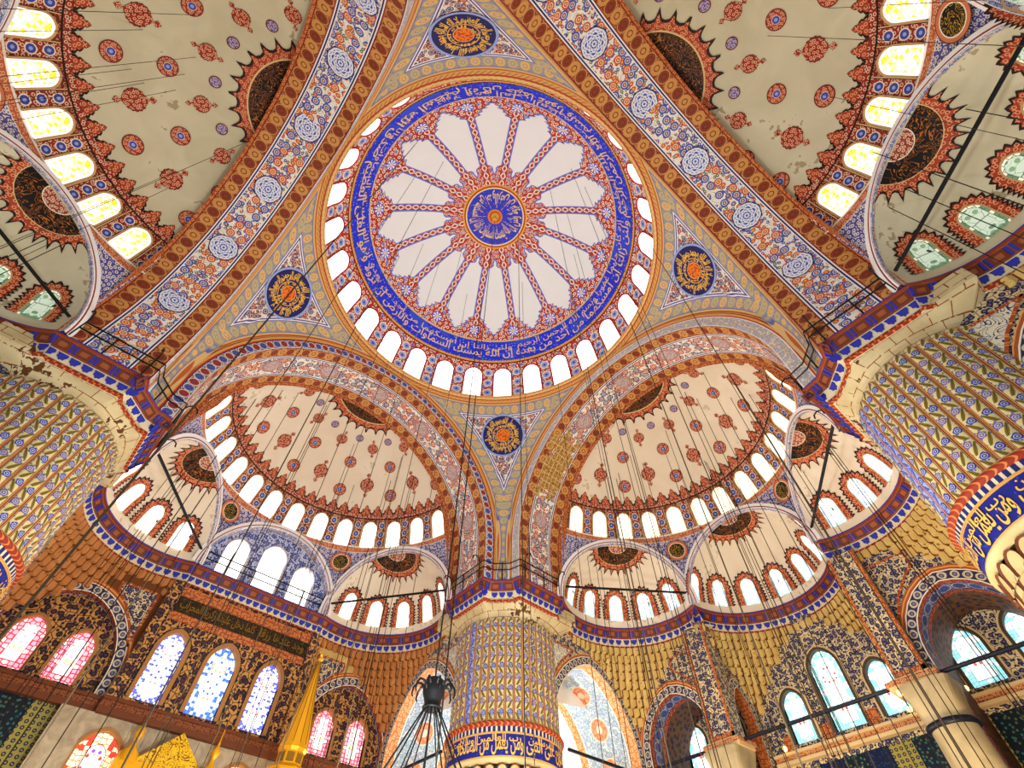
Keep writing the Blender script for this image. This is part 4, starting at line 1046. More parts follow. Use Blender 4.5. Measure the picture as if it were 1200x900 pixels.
# ------------------------------------------------------------------ piers
PC = 12.66
def pier(nm, sx, sy):
    Pr = root('pier', 'huge round fluted pier %s' % {'front': 'standing at the centre bottom with a gold inscription band', 'right': 'filling the right edge with large gold script on blue', 'left': 'at the left edge in shade'}[nm], 'pier', (PC * sx, PC * sy, 0), 0)
    b = MB(); b.smooth = True
    b.lathe([(2.72, 0), (2.72, 9.0)], 64); b.cur = 1
    b.lathe([(2.72, 9.0), (2.80, 9.3), (2.78, 9.36)], 64); b.build('shaft', [M_STONE, M_GILT], Pr)
    b = MB(); b.smooth = True; b.lathe([(2.74, 11.7), (2.74, 17.3)], 64); b.build('core', M_STONE, Pr)
    # head: circle to square
    poly = [(14.1, 9.58), (11.0, 9.58), (10.8, 10.0), (10.0, 10.8), (9.58, 11.0), (9.58, 15.7), (15.7, 15.7), (15.7, 9.58)]
    poly = [((x - PC) * sx, (y - PC) * sy) for x, y in poly]
    def ray_r(t):
        c, q = cos(t), sin(t); best = 9
        for (x0, y0), (x1, y1) in zip(poly, poly[1:] + poly[:1]):
            dx, dy = x1 - x0, y1 - y0; den = c * dy - q * dx
            if abs(den) < 1e-9: continue
            r = (x0 * dy - y0 * dx) / den; k = (x0 * q - y0 * c) / den
            if r > 0 and -1e-6 <= k <= 1 + 1e-6: best = min(best, r)
        return best
    RH = [ray_r(2 * pi * (i + 0.01) / 120) for i in range(121)]
    b = MB()
    def hd(u, v):
        i = round(u * 120); t = 2 * pi * i / 120; z = 17.0 + v * 0.98
        w = max(0, (v - 0.25) / 0.75); w = w * w * (3 - 2 * w)
        r = 2.80 * (1 - w) + RH[i] * w; return ((r * cos(t), r * sin(t), z), (t * 2.9, z))
    b.grid(hd, 120, 8); b.grid(lambda u, v: (lambda i, t: ((RH[i] * cos(t), RH[i] * sin(t), 17.98 + v * 0.7), (t * 3.2, 17.98 + v * 0.7)))(round(u * 120), 2 * pi * round(u * 120) / 120), 120, 2)
    b.build('head_masonry', M_MASON, Pr)
    # ribs
    n = 40; wd_ = 2 * pi / n
    b = MB(); b.smooth = True
    zs = [11.85 + 5.05 * j / 14 for j in range(15)] + [16.98, 17.05, 17.11, 17.15, 17.175]
    def fn(u, v):
        z = zs[round(v * (len(zs) - 1))]; h = 0.222
        full = 1.0 if z <= 16.9 else sqrt(max(0.0, 1 - ((z - 16.9) / 0.276) ** 2))
        t = (2 * u - 1); a = t * full * wd_ / 2; r = 2.76 + 0.15 * sqrt(max(0, 1 - (t * 0.97) ** 2)) * (0.3 + 0.7 * full)
        return ((r * cos(a), r * sin(a), z), (t, z - 11.85))
    b.grid(fn, 8, len(zs) - 1)
    r0 = b.build('rib', M_RIB, Pr); me2 = r0.data.copy(); me2.materials[0] = M_RIBB
    blue = {'front': (20, 21), 'right': (12, 13, 14), 'left': ()}[nm]
    for j in range(1, n):
        c = copy(r0, Pr, wd_ * j)
        a = (wd_ * j * 180 / pi) % 360
        if (nm == 'front' and 185 < a < 195) or (nm == 'right' and 100 < a < 121): c.data = me2; c['label'] = 'blue painted rib'
    # torus, teeth, band
    b = MB(); b.smooth = True
    b.lathe([(2.78, 11.98), (2.90, 11.95), (2.95, 11.88)], 80); b.cur = 1
    b.lathe([(2.95, 11.88), (3.06, 11.82), (3.10, 11.74), (3.06, 11.66), (2.97, 11.60)], 80); b.cur = 2
    b.lathe([(2.97, 11.60), (2.96, 11.38)], 80); b.cur = 3
    b.lathe([(2.96, 11.38), (3.0, 11.36), (2.98, 11.32)], 80)
    b.build('torus_moulding', [M_STONE, M_TORUS, M_TEETH, M_GILT], Pr)
    b = MB(); b.smooth = True; b.lathe([(2.96, 10.36), (2.96, 11.33)], 80, ur=2.96); bd = b.build('inscription_band', M_PBAND, Pr)
    a0 = {'front': 130, 'right': 40, 'left': 220}[nm]
    for q, t in enumerate(('ومن يعمل من الصالحات فلا كفران لسعيه', 'إن الله وملائكته يصلون على النبى', 'وما توفيقى إلا بالله عليه توكلت')):
        lettering(t, lambda x, y: (lambda a: (3.0 * cos(a), 3.0 * sin(a), 10.42 + y * 0.86))(rad(a0 + q * 120 + x * 117)), M_LETTER, bd, 'lettering', 0.016)
        lettering('رب العالمين وسلام على المرسلين', lambda x, y: (lambda a: (3.005 * cos(a), 3.005 * sin(a), 10.80 + y * 0.48))(rad(a0 + q * 120 + 2 + x * 113)), M_LETTER, bd, 'lettering', 0.012)
    b = MB(); b.smooth = True
    b.lathe([(2.98, 10.36), (3.0, 10.30), (2.94, 10.24), (2.78, 10.15)], 80); b.build('lower_moulding', M_STONE, Pr)
    # scallop niches
    b = MB(); ns = 30
    for row in range(2):
        for j in range(ns):
            a = 2 * pi * (j + 0.5 * row) / ns; hw = pi / ns * 0.96; z0 = 9.55 - row * 0.42; zt = z0 + 0.60; rr = 2.90 - row * 0.06
            if row == 1: pass
            pts = [(-1, 0)] + [(-cos(pi * i / 8), 0.42 + 0.58 * sin(pi * i / 8)) for i in range(9)] + [(1, 0)]
            f = [b.vert(((rr) * cos(a + hw * x), rr * sin(a + hw * x), z0 + (zt - z0) * y)) for x, y in pts]
            g = [b.vert(((rr - 0.06) * cos(a + hw * 0.86 * x), (rr - 0.06) * sin(a + hw * 0.86 * x), z0 + (zt - z0) * y * 0.92)) for x, y in pts]
            for i in range(len(pts) - 1): b.cur = 0; b.face((f[i], f[i + 1], g[i + 1], g[i]))
            b.cur = 1; b.face(g)
    o = b.build('scallop_row', [M_BROWNM, M_STONE], Pr); o['kind'] = 'stuff'
for nm, (sx, sy) in PIER.items(): pier(nm, sx, sy)

# ------------------------------------------------------------------ muqarnas under the exedrae
def muqarnas(W, k, i, planes, zmin=11.6, a_lo=None, a_hi=None):
    """planes: distances (px, py) of the bounding walls from the exedra centre in the local +X frame; W parent (at origin, rotated for side k)"""
    cx, cy, ao, ha, mm, mh = exedra_geo(i); s = -1 if i < 0 else 1
    b = MB(); cellw = 0.40
    px, py = planes
    def ds(t):                                  # t: angle in the local frame mirrored so the corner lies at +,+
        c, q = cos(t), sin(t); d = 99
        if c > 1e-3: d = min(d, px / c)
        if q > 1e-3: d = min(d, py / q)
        if i == 0 and q < -1e-3: d = min(d, py / -q)
        if c < -0.05: d = min(d, 4.85)
        return d
    t0, t1 = (ao * s - ha, ao * s + ha) if i else (-ha, ha)
    rows = 15; hz = 0.42
    for r in range(rows):
        ra = 4.52 + 0.16 * r + 0.006 * r * r; rb = 4.52 + 0.16 * (r + 1) + 0.006 * (r + 1) ** 2; z1 = 17.86 - hz * r; z0 = z1 - hz
        n = max(8, round((t1 - t0) * ra / cellw)); off = 0.5 * (r % 2)
        for j in range(n):
            ta = t0 + (t1 - t0) * (j + off) / n; tb = ta + (t1 - t0) / n; tm = (ta + tb) / 2
            if tb > t1 + 0.05 or ds(tm) < ra - 0.02 or cos(tm) < -0.12: continue
            def V(t, rr, z, e=0.0):
                q = min(rr, ds(t) + 0.03); return b.vert((cx + q * cos(t), cy + s * q * sin(t), z), (e, 0))
            rn = ra - 0.10
            A, Bv, Cc = V(ta, ra, z1, 1.0), V(tm, rn, z1, 0.0), V(tb, ra, z1, 1.0)
            D_, Ee, F_ = V(ta, ra + 0.04, z0 + 0.14, 1.0), V(tm, rn + 0.02, z0 - 0.03, 0.15), V(tb, ra + 0.04, z0 + 0.14, 1.0)
            G, H, I_ = V(ta, rb + 0.06, z0 + 0.02, 1.0), V(tm, rb - 0.02, z0 - 0.0, 1.0), V(tb, rb + 0.06, z0 + 0.02, 1.0)
            b.face((A, Bv, Ee, D_)); b.face((Bv, Cc, F_, Ee)); b.face((D_, Ee, H, G)); b.face((Ee, F_, I_, H))
    o = b.build('muqarnas', M_MUQ_SHADED if k == 1 else M_MUQ, W); o['kind'] = 'stuff'; return o

# ------------------------------------------------------------------ walls
def plane_x(x): return lambda a, z: (x, a, z)
def plane_y(y): return lambda a, z: (a, y, z)
def wall(W, mk, c, outer, holes, depth, mat, name='panel', revmat=None, sgn=1):
    """flat wall in plane mk(c) with holes that get reveals of the given depth"""
    b = MB(); b.poly(mk(c), [outer] + [h[::-1] for h in holes])
    b.cur = 1
    for h in holes:
        L = [0]
        for p, q in zip(h, h[1:] + h[:1]): L.append(L[-1] + math.dist(p, q))
        n = len(h)
        b.smooth = False
        b.grid(lambda u, v: (mk(c + sgn * depth * v)(*h[round(u * n) % n]), (L[round(u * n)], depth * v)), n, 1)
    return b.build(name, [mat, revmat or mat], W)
def window(W, mk, c, P, mat, fw=0.12, sgn=1, fm=None, back=0.12):
    f = frame_of(mk(c), mk(c - sgn * 0.06), P, fw, fm or M_FRAMEW, W, 'window', 36)
    pane(mk(c + sgn * back), P, mat, f)
    b = MB(); Q = resample(P, 36)
    b.grid(lambda u, v: (mk(c + sgn * back * v)(*Q[round(u * 36)]), (u, v)), 36, 1); b.build('reveal', fm or M_FRAMEW, f)
    return f
M_FRAMEW = material('tan_window_frame', (0.66, 0.46, 0.24), 0.5); M_FRAMEG = material('dark_window_frame', (0.30, 0.24, 0.18), 0.5)
def archband(W, mk, c, P, d0, d1, mat, name, n=48):
    b = MB(); ribbon(b, mk(c), P, d0, d1, n=n); return b.build(name, mat, W)
def rect(a0, z0, a1, z1): return [(a0, z0), (a1, z0), (a1, z1), (a0, z1)]
PXa, PYa = 21.40, 10.42                       # wall planes round the corner exedrae
BW = 25.15                                    # outer wall plane
M_ARAB = material('blue_arabesque_panel', lambda T: (lambda u, v: T.mix(T.abs(T.frac(T.noise(T.vec(u, v), 1.6, 1, 1.8) * 8) - 0.5) < 0.13, (0.86, 0.83, 0.72), (0.14, 0.17, 0.42)))(*T.uv()))
def tall_arch_wall(W, k, s, inner=True):
    """plane y = s*PYa beside a pier, with its tall pointed arch"""
    mk = lambda c: plane_y(c)
    P = arch_pts(17.55, 4.0, 3.42, 12.2, 16.55, 14, 0.16)
    wall(W, mk, s * PYa, rect(13.2, 4.0, PXa, 18.6), [P], 4.4, M_TILE, 'arch_wall', M_BAY, s)
    archband(W, mk, s * (PYa - 0.03), P, 0.0, 0.62, M_ARCBAND, 'arch_band')
    spandrel_panel(W, mk, s * (PYa - 0.06), [(13.7, 16.9), (13.7, 13.9), (14.15, 14.9), (14.9, 15.9), (15.8, 16.7), (16.1, 16.9)], M_REDBORDER, M_ARAB)
    return P
WN = ('wall on the right of the front pier, with tile panels and pale stained windows', 'prayer niche wall on the left of the front pier, with bright coloured windows', 'wall beside the left pier, mostly hidden', 'wall beside the right pier with a blue arabesque panel')
WR = [root(('wall_right', 'wall_left', 'wall_rear_left', 'wall_rear_right')[k], WN[k], 'wall', (0, 0, 0), k * pi / 2) for k in range(4)]
def spandrel_panel(W, mk, c, P, border_mat, mat):     # a framed tile panel beside an arch
    b = MB(); b.poly(mk(c), [P]); o = b.build('spandrel_panel', mat, W)
    bd = MB(); Q = P + [P[0]]
    for p, q in zip(Q, Q[1:]):
        d = (Vector(q) - Vector(p)); L = d.length; d.normalize(); n = Vector((-d.y, d.x)) * 0.055
        ids = [bd.vert(mk(c - 0.02 * (1 if c > 0 else -1))(*(Vector(x) + e)), (l, 0)) for x, e, l in ((p, n, 0), (q, n, L), (q, -n, L), (p, -n, 0))]; bd.face(ids)
    bd.build('panel_border', border_mat, o)
# right side (k=0)
W = WR[0]
for s in (1, -1):
    tall_arch_wall(W, 0, s)
    P = arch_pts(s * 7.75, 4.0, 2.12, 12.6, 15.15, 12, 0.10)
    wall(W, plane_x, PXa, rect(min(s * 4.5, s * 11.0), 4.0, max(s * 4.5, s * 11.0), 18.6), [P], BW - PXa, M_TILE, 'arch_wall', M_DEEP)
    archband(W, plane_x, PXa - 0.03, P, 0.0, 0.72, M_ARCBAND, 'arch_band')
    muqarnas(W, 0, s, (PXa - exedra_geo(1)[0], PYa - exedra_geo(1)[1]))
    sp = [(s * 5.0, 17.0), (s * 5.0, 13.0), (s * 5.35, 14.2), (s * 5.9, 15.2), (s * 6.7, 15.95), (s * 7.2, 16.3), (s * 7.2, 17.0)]
    spandrel_panel(W, plane_x, PXa - 0.05, sp, M_REDBORDER, M_TILE)
# outer wall with windows
holes = []; wins = []
for a, hw, zt in ((2.45, 0.62, 14.75), (0.0, 0.80, 16.15), (-2.45, 0.62, 14.75), (6.55, 0.72, 14.75), (9.1, 0.72, 14.75), (-6.55, 0.72, 14.75), (-9.1, 0.72, 14.75)):
    wins.append(arch_pts(a, 12.25, hw, zt - hw * 1.25, zt, 10, 0.16))
wall(W, plane_x, BW, rect(-11, 11.2, 11, 18.6), wins, 0.3, M_TILE, 'outer_wall', M_FRAMEW)
for P in wins:
    window(W, plane_x, BW, P, M_ST_AQUA, 0.14, 1, M_FRAMEG, 0.25); archband(W, plane_x, BW - 0.02, P, 0.14, 0.24, M_MOULDP, 'window_border', 36)
muqarnas(W, 0, 0, (BW - 20.65, 4.5))
wall(W, plane_x, BW + 0.05, rect(-11, 4.0, 11, 11.3), [], 0, M_DARKTILE, 'tile_wall')
for s in (1, -1):
    # sides of the middle recess with a small niche arch
    wall(W, plane_y, s * 4.5, rect(PXa, 4, BW, 18.6), [arch_pts(23.4, 10, 0.95, 13.3, 15.1, 8, 0.2)], 0.6, M_TILE, 'recess_side', M_REDBORDER, s)
    archband(W, plane_y, s * 4.47, arch_pts(23.4, 11, 0.95, 13.3, 15.1, 8, 0.2), 0.0, 0.5, M_ARCBAND, 'niche_band')
    # pilaster at the cusp
    b = MB(); y0, y1 = sorted((s * 4.12, s * 5.35)); b.box(20.78, y0, 11.75, 21.6, y1, 17.9)
    b.build('pilaster', M_TILE, W)
    b = MB(); y0, y1 = sorted((s * 4.0, s * 5.5))
    for (ya, yb) in ((y0, y0 + 0.14), (y1 - 0.28, y1 - 0.14)): b.box(20.74, ya + 0.12, 11.8, 20.80, yb + 0.12, 17.85)
    b.box(20.74, y0 + 0.12, 11.8, 20.8, y1 - 0.12, 12.15)
    b.build('pilaster_border', M_REDBORDER, W)
    b = MB(); b.box(20.5, y0 - 0.15, 11.45, 21.9, y1 + 0.35, 11.62); b.cur = 1; b.box(20.44, y0 - 0.22, 11.62, 22.0, y1 + 0.42, 11.80); b.cur = 0; b.box(20.6, y0 - 0.05, 11.80, 21.8, y1 + 0.2, 11.9); b.build('impost', [M_MOULDP, M_MOULD], W)
b = MB()
for (y0, y1, x) in ((-4.4, 4.4, BW - 0.28), (-11, -5.4, BW - 0.28), (5.4, 11, BW - 0.28)):
    b.cur = 0; b.box(x - 0.1, y0, 11.42, BW, y1, 11.58); b.cur = 1; b.box(x, y0, 11.58, BW, y1, 11.82); b.cur = 0; b.box(x - 0.12, y0, 11.82, BW, y1, 11.95)
b.build('string_course', [M_MOULDP, M_MOULD], W)
for i, a in enumerate((1.2, -1.2, 3.4, -3.4)):
    b = MB(); b.poly(plane_x(BW - 0.03), [rect(a - 0.3, 12.1, a + 0.3, 12.75)]); b.build('small_panel', M_REDBORDER, W)
# prayer niche side (k=1)
W = WR[1]
for s in (1, -1):
    tall_arch_wall(W, 1, s)
    P = arch_pts(s * 7.75, 11.9, 2.75, 12.7, 16.0, 14, 0.08)
    wall(W, plane_x, PXa, rect(min(s * 4.3, s * 11.2), 11.9, max(s * 4.3, s * 11.2), 18.6), [P], 0.55, M_MUQ, 'arch_wall', M_DEEP)
    archband(W, plane_x, PXa - 0.03, P, 0.0, 0.72, M_ARCBAND, 'arch_band')
    ws = [arch_pts(s * 7.75 + d, 12.25, 0.66, 13.75, 14.55, 10, 0.2) for d in (1.08, -1.08)]
    wall(W, plane_x, PXa + 0.5, rect(s * 7.75 - 2.9, 11.8, s * 7.75 + 2.9, 16.3), ws, 0.25, M_TILE_SHADED, 'niche_wall', M_FRAMEW)
    for P in ws: window(W, plane_x, PXa + 0.5, P, M_ST_RED, 0.13, 1, M_FRAMEW, 0.22)
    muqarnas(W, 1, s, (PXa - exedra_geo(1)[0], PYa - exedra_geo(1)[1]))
    sp = [(s * 4.85, 17.0), (s * 4.85, 14.2), (s * 5.25, 15.1), (s * 5.9, 15.9), (s * 6.7, 16.6), (s * 6.7, 17.0)]
    spandrel_panel(W, plane_x, PXa - 0.05, sp, M_REDBORDER, M_TILE)
    b = MB(); y0, y1 = sorted((s * 3.95, s * 4.55)); b.box(20.86, y0, 11.9, PXa + 0.1, y1, 17.85); b.build('pilaster', M_TILE_SHADED, W)
FX = 21.05
ws = [arch_pts(a, 12.15, hw, 14.5, zt, 12, 0.16) for a, hw, zt in ((2.95, 0.66, 15.45), (0.3, 0.76, 15.6), (-2.4, 0.66, 15.55))]
wall(W, plane_x, FX, rect(-4.0, 11.9, 4.0, 17.9), ws, 0.3, M_TILE_SHADED, 'niche_panel_wall', M_FRAMEW)
for P, mt in zip(ws, (M_ST_BLUE, M_ST_MIX, M_ST_BLUE)):
    window(W, plane_x, FX, P, mt, 0.20, 1, M_FRAMEW, 0.25); archband(W, plane_x, FX - 0.02, P, 0.22, 0.26, M_DARKLINE, 'window_border', 36)
for (z0, z1, mt, nm) in ((16.35, 17.2, M_PANELBK, 'inscription_panel'), (17.2, 17.75, M_REDBORDER, 'upper_border'), (15.95, 16.35, M_REDBORDER, 'lower_border')):
    b = MB(); b.box(FX - (0.06 if nm[0] == 'i' else 0.05), -3.9, z0, FX + 0.02, 3.9, z1); o = b.build(nm, mt, W)
    if nm == 'inscription_panel':
        for q, t in enumerate(('كلما دخل عليها زكريا المحراب', 'وجد عندها رزقا')):
            lettering(t, lambda x, y: (FX - 0.08, 3.7 - q * 4.6 - x * (4.3 if q == 0 else 2.8), z0 + 0.12 + y * 0.62), M_GOLDD, o, 'lettering', 0.012)
b = MB()
for (x, y0, y1) in ((FX - 0.22, -4.6, 4.6), (PXa - 0.22, 4.6, 11.2), (PXa - 0.22, -11.2, -4.6)):
    b.cur = 0; b.box(x - 0.05, y0, 11.25, x + 0.6, y1, 11.5); b.cur = 1; b.box(x, y0, 11.5, x + 0.6, y1, 11.78); b.cur = 0; b.box(x - 0.08, y0, 11.78, x + 0.6, y1, 11.92)
b.build('string_course', [M_BROWNM, M_MOULDB], W)
# marble revetment in slabs
lw = [arch_pts(a, 7.5, 0.85, 9.9, 10.75, 10, 0.2) for a in (3.6, -2.6)]
wall(W, plane_x, FX + 0.06, rect(-4.6, 4.0, 4.6, 11.3), lw, 0.3, M_MARBLE, 'marble_wall', M_MARBLE)
for P in lw: window(W, plane_x, FX + 0.05, P, M_ST_WARM, 0.14, 1, M_FRAMEW, 0.25)
for j, a in enumerate((-4.2, -1.45, -0.65, 0.15, 0.95, 1.75, 2.45)):
    b = MB(); b.box(FX, a - 0.36, 5, FX + 0.1, a + 0.36, 11.2); b.build('marble_slab', M_MARBLE, W)
for s in (1, -1):
    P = arch_pts(s * 8.3, 7.0, 1.0, 9.4, 10.6, 10, 0.25); wall(W, plane_x, PXa + 0.05, rect(min(s * 5.9, s * 11.2), 4, max(s * 5.9, s * 11.2), 11.3), [P], 0.3, M_DARKTILE, 'tile_wall', M_FRAMEW)
    window(W, plane_x, PXa + 0.05, P, M_ST_WARM, 0.12, 1, M_FRAMEW, 0.25)
    b = MB(); y0, y1 = sorted((s * 4.55, s * 5.9)); b.box(FX - 0.05, y0, 4, FX + 0.4, y1, 11.25); b.build('marble_pilaster', M_MARBLE, W)
# lunette above the cornice
Lu = root('lunette_wall', 'bright lunette with three tall windows above the black inscription panel', 'wall', side(1, 20.65, 0, HC), pi / 2)
out = [(4.15 * cos(pi * i / 32), 4.15 * sin(pi * i / 32)) for i in range(33)]
lws = [arch_pts(a, 0.12, hw, zt - 0.85, zt, 10, 0.1) for a, hw, zt in ((2.3, 0.72, 2.75), (0.05, 0.78, 3.3), (-2.2, 0.72, 2.75))]
M_LUN = material('blue_lunette_tile', m_tile((0.80, 0.82, 0.90), (0.24, 0.28, 0.55), (0.5, 0.55, 0.75), 0.36), 0.5)
wall(Lu, plane_x, 0.45, out, lws, 0.25, M_LUN, 'lunette_panel', M_FRAMES)
for P in lws: window(Lu, plane_x, 0.45, P, M_GLOW, 0.10, 1, M_EXTRIM, 0.2)
b = MB()
for (ra, rb, xa, xb, v0) in ((4.12, 4.12, 0.47, -0.22, 0.0), (4.12, 4.46, -0.22, -0.22, 0.27)):
    b.grid(lambda u, v: (lambda t, r, x: ((x, r * cos(t), r * sin(t)), (4 * t, v0 + v * 0.33)))(pi * u, ra + (rb - ra) * v, xa + (xb - xa) * v), 40, 1)
b.build('arch_trim', M_EXTRIM, Lu)
# walls by the side piers on the rear sides
tall_arch_wall(WR[3], 3, 1); muqarnas(WR[3], 3, 1, (PXa - exedra_geo(1)[0], PYa - exedra_geo(1)[1]))
tall_arch_wall(WR[2], 2, -1); muqarnas(WR[2], 2, -1, (PXa - exedra_geo(1)[0], PYa - exedra_geo(1)[1]))
# corner bay behind the front pier
By = root('corner_bay', 'pale vaulted corner bay seen through the tall arches beside the front pier', 'vault', (0, 0, 0))
cw = [arch_pts(a, 8.0, 0.85, 12.4, 13.4, 10, 0.15) for a in (17.3, 20.0, 22.7)]
for nm, mk in (('bay_wall', plane_x), ('bay_wall', plane_y)):
    wall(By, mk, BW, rect(14.5, 4, BW, 20.0), cw, 0.3, M_BAYWALL, nm, M_BAYWALL)
    for P in cw: window(By, mk, BW, P, M_ST_AQUA, 0.12, 1, M_FRAMES, 0.25)
b = MB(); b.smooth = True; PP = sph(7.2)
b.grid(lambda u, v: ((lambda p: (p[0] + 20, p[1] + 20, p[2] * 0.7 + 15.3))(PP(u * 360, v * 89)), (u * 20, v * 8)), 48, 14); b.build('vault', M_BAYWALL, By)
# columns under the imposts
for s, lb in ((1, 'stone column under the pilaster between the small and middle right arches'), (-1, 'weathered stone column with square capital near the right pier')):
    cl = root('column', lb, 'column', (21.2, s * 4.95, 0), 0)
    b = MB(); b.smooth = True; b.lathe([(0.92, 0), (0.88, 3), (0.84, 9.9)], 40); b.build('shaft', M_COLUMN, cl)
    b = MB(); b.smooth = True; b.lathe([(0.86, 9.85), (0.98, 9.9), (0.98, 10.05), (0.86, 10.1)], 40); b.build('iron_collar', M_IRONB, cl)
    b = MB(); b.grid(lambda u, v: (lambda t: (lambda r: ((r * cos(t), r * sin(t), 10.1 + 1.35 * v), (t, v)))(0.86 * (1 - v) + v * min(1.0 / max(abs(cos(t)), abs(sin(t))), 1.32)))(2 * pi * u), 48, 6); b.build('capital', M_COLUMN, cl)

# ------------------------------------------------------------------ iron tie rods and beams
def rod(p, q, r, name, label, cat, mat=M_IRON):
    b = MB(); b.tube([p, q], r, 6); return tag(b.build(name, mat), label, cat)
RODN = {(0, 1): 'right of the front pier', (0, -1): 'beside the right pier', (1, -1): 'left of the front pier', (1, 1): 'beside the left pier', (2, -1): 'at the upper left edge', (3, 1): 'at the upper right edge'}
for (k, i), lb in RODN.items():
    a = side(k, 14.3, 8.9 * i, 19.75); c = side(k, 20.6, 4.2 * i, 19.75)
    rod(a, c, 0.075, 'tie_rod', 'thick black iron tie rod across the half-dome mouth ' + lb, 'tie rod')
bm = [((21.0, 10.3, 11.75), (21.0, 5.4, 11.75), 'from the small right arch to the left column', 0), ((21.0, 4.2, 11.75), (21.0, -4.2, 11.75), 'between the two columns across the middle right windows', 0), ((21.0, -5.4, 11.75), (21.0, -10.3, 11.75), 'from the right column across the big right arch', 0),
      ((15.3, 10.6, 11.7), (21.0, 10.5, 11.7), 'across the tall arch right of the front pier', 0), ((10.6, 15.3, 11.7), (10.5, 21.0, 11.7), 'across the tall arch left of the front pier', 0)]
for p, q, lb, _ in bm: rod(p, q, 0.085, 'tie_beam', 'blue-black iron tie beam ' + lb, 'tie beam', M_IRONB)
for j, (p, lb) in enumerate((((20.4, -4.0, 11.3), 'at the right column capital'), ((24.7, -3.0, 12.1), 'between the middle and right windows'), ((24.7, 3.6, 12.1), 'left of the three pale windows'), ((24.7, -5.6, 12.2), 'beside the big right arch windows'), ((24.8, -7.6, 10.2), 'on the dark tiles at the right edge'), ((24.8, 0.3, 10.4), 'on the lattice tiles below the middle window'), ((24.7, 4.2, 11.0), 'under the left end of the string course'))):
    b = MB(); b.smooth = True; b.lathe([(0.0, -0.13), (0.09, -0.09), (0.12, 0), (0.09, 0.09), (0.0, 0.14)], 12); o = b.build('lamp_bulb', M_BULB); o.location = p; tag(o, 'small glowing bulb ' + lb, 'bulb', 'small wall bulbs')

# ------------------------------------------------------------------ chandelier
ch = root('chandelier', 'black iron chandelier hub with curled arms, left of the front pier', 'chandelier', (2.32, 4.0, 8.75), 0, 'thing')
b = MB(); b.smooth = True; b.lathe([(0.0, 0.42), (0.16, 0.40), (0.30, 0.30), (0.36, 0.12), (0.33, -0.10), (0.26, -0.28), (0.24, -0.42), (0.30, -0.46), (0.28, -0.52), (0.0, -0.52)], 24); b.build('hub', M_IRON, ch)
for j in range(10):
    a = 2 * pi * j / 10; d = Vector((cos(a), sin(a), 0)); b = MB()
    b.tube([tuple(d * r + Vector((0, 0, z))) for r, z in ((0.30, 0.10), (0.42, 0.22), (0.54, 0.23), (0.64, 0.10), (0.67, -0.08), (0.63, -0.18))], [0.05, 0.045, 0.04, 0.035, 0.03, 0.02], 5); b.build('curled_arm', M_IRON, ch)
for j in range(16):
    a = 2 * pi * (j + 0.5) / 16; b = MB(); b.tube([(0.2 * cos(a), 0.2 * sin(a), -0.45), (1.62 * cos(a), 1.62 * sin(a), -3.0)], 0.022, 5); b.build('stay_wire', M_IRON, ch)
b = MB(); b.tube([(1.64 * cos(2 * pi * j / 40), 1.64 * sin(2 * pi * j / 40), -3.0) for j in range(41)], 0.03, 5, False); b.build('ring', M_IRON, ch)
b = MB(); b.tube([(0, 0, 0.4), (0, 0, 27.5)], 0.03, 6); b.build('suspension_cable', M_CABLE, ch)

# ------------------------------------------------------------------ minbar spire and prayer niche crown
mb_ = root('minbar', 'gilded minbar spire with slender cone, left of the red bordered windows', 'pulpit', (3.78, 18.0, 0), 0, 'thing')
b = MB()
def oct_(prof, n=8): b.lathe(prof, n)
oct_([(0.62, 10.75), (0.70, 10.9), (0.66, 11.05), (0.30, 13.3), (0.08, 15.0), (0.05, 15.1)], 12); b.build('cone', M_GOLDM, mb_)
b = MB(); b.lathe([(0.05, 15.05), (0.14, 15.15), (0.05, 15.28), (0.10, 15.38), (0.03, 15.5), (0.02, 16.1)], 12); b.build('finial', M_GOLDM, mb_)
b = MB(); b.lathe([(0.86, 8.0), (0.86, 10.0), (0.92, 10.05), (0.70, 10.2), (0.62, 10.25), (0.62, 10.75)], 8); b.build('lantern', M_GOLDM, mb_)
for j in range(8):
    a = 2 * pi * (j + 0.5) / 8; b = MB(); b.box(-0.03, -0.17, 10.3, 0.02, 0.17, 10.68); o = b.build('lantern_panel', M_GOLDD, mb_); o.location = (0.58 * cos(a), 0.58 * sin(a), 0); o.rotation_euler.z = a
for j in range(12):
    a = 2 * pi * j / 12; b = MB(); b.tube([(0.665 * cos(a), 0.665 * sin(a), 11.06), (0.305 * cos(a), 0.305 * sin(a), 13.3), (0.09 * cos(a), 0.09 * sin(a), 15.0)], 0.018, 4); b.build('cone_ridge', M_GOLDD, mb_)
mh_ = root('mihrab_crown', 'gilded triangular gable of the prayer niche at the bottom left', 'niche', (-0.75, 20.3, 0), 0, 'thing')
b = MB(); P3 = [(-1.55, 9.7), (1.55, 9.7), (0.0, 11.1)]
f = [b.vert((x, -0.2, z), (x, z)) for x, z in P3]; g = [b.vert((x, 0.3, z), (x, z)) for x, z in P3]
b.face(f); b.face(g[::-1])
for j in range(3): b.face((f[j], f[(j + 1) % 3], g[(j + 1) % 3], g[j]))
b.build('gable', material('carved_gold', lambda T: T.mix(T.abs(T.frac(T.noise(T.obj(), 2.2, 2, 2) * 7) - 0.5) < 0.14, (0.98, 0.76, 0.16), (0.42, 0.26, 0.04)), 0.35, 0.3), mh_)
b = MB(); b.box(-2.2, -0.25, 8.0, 2.2, 0.35, 9.7); b.build('gilded_frame', M_GOLDM, mh_)
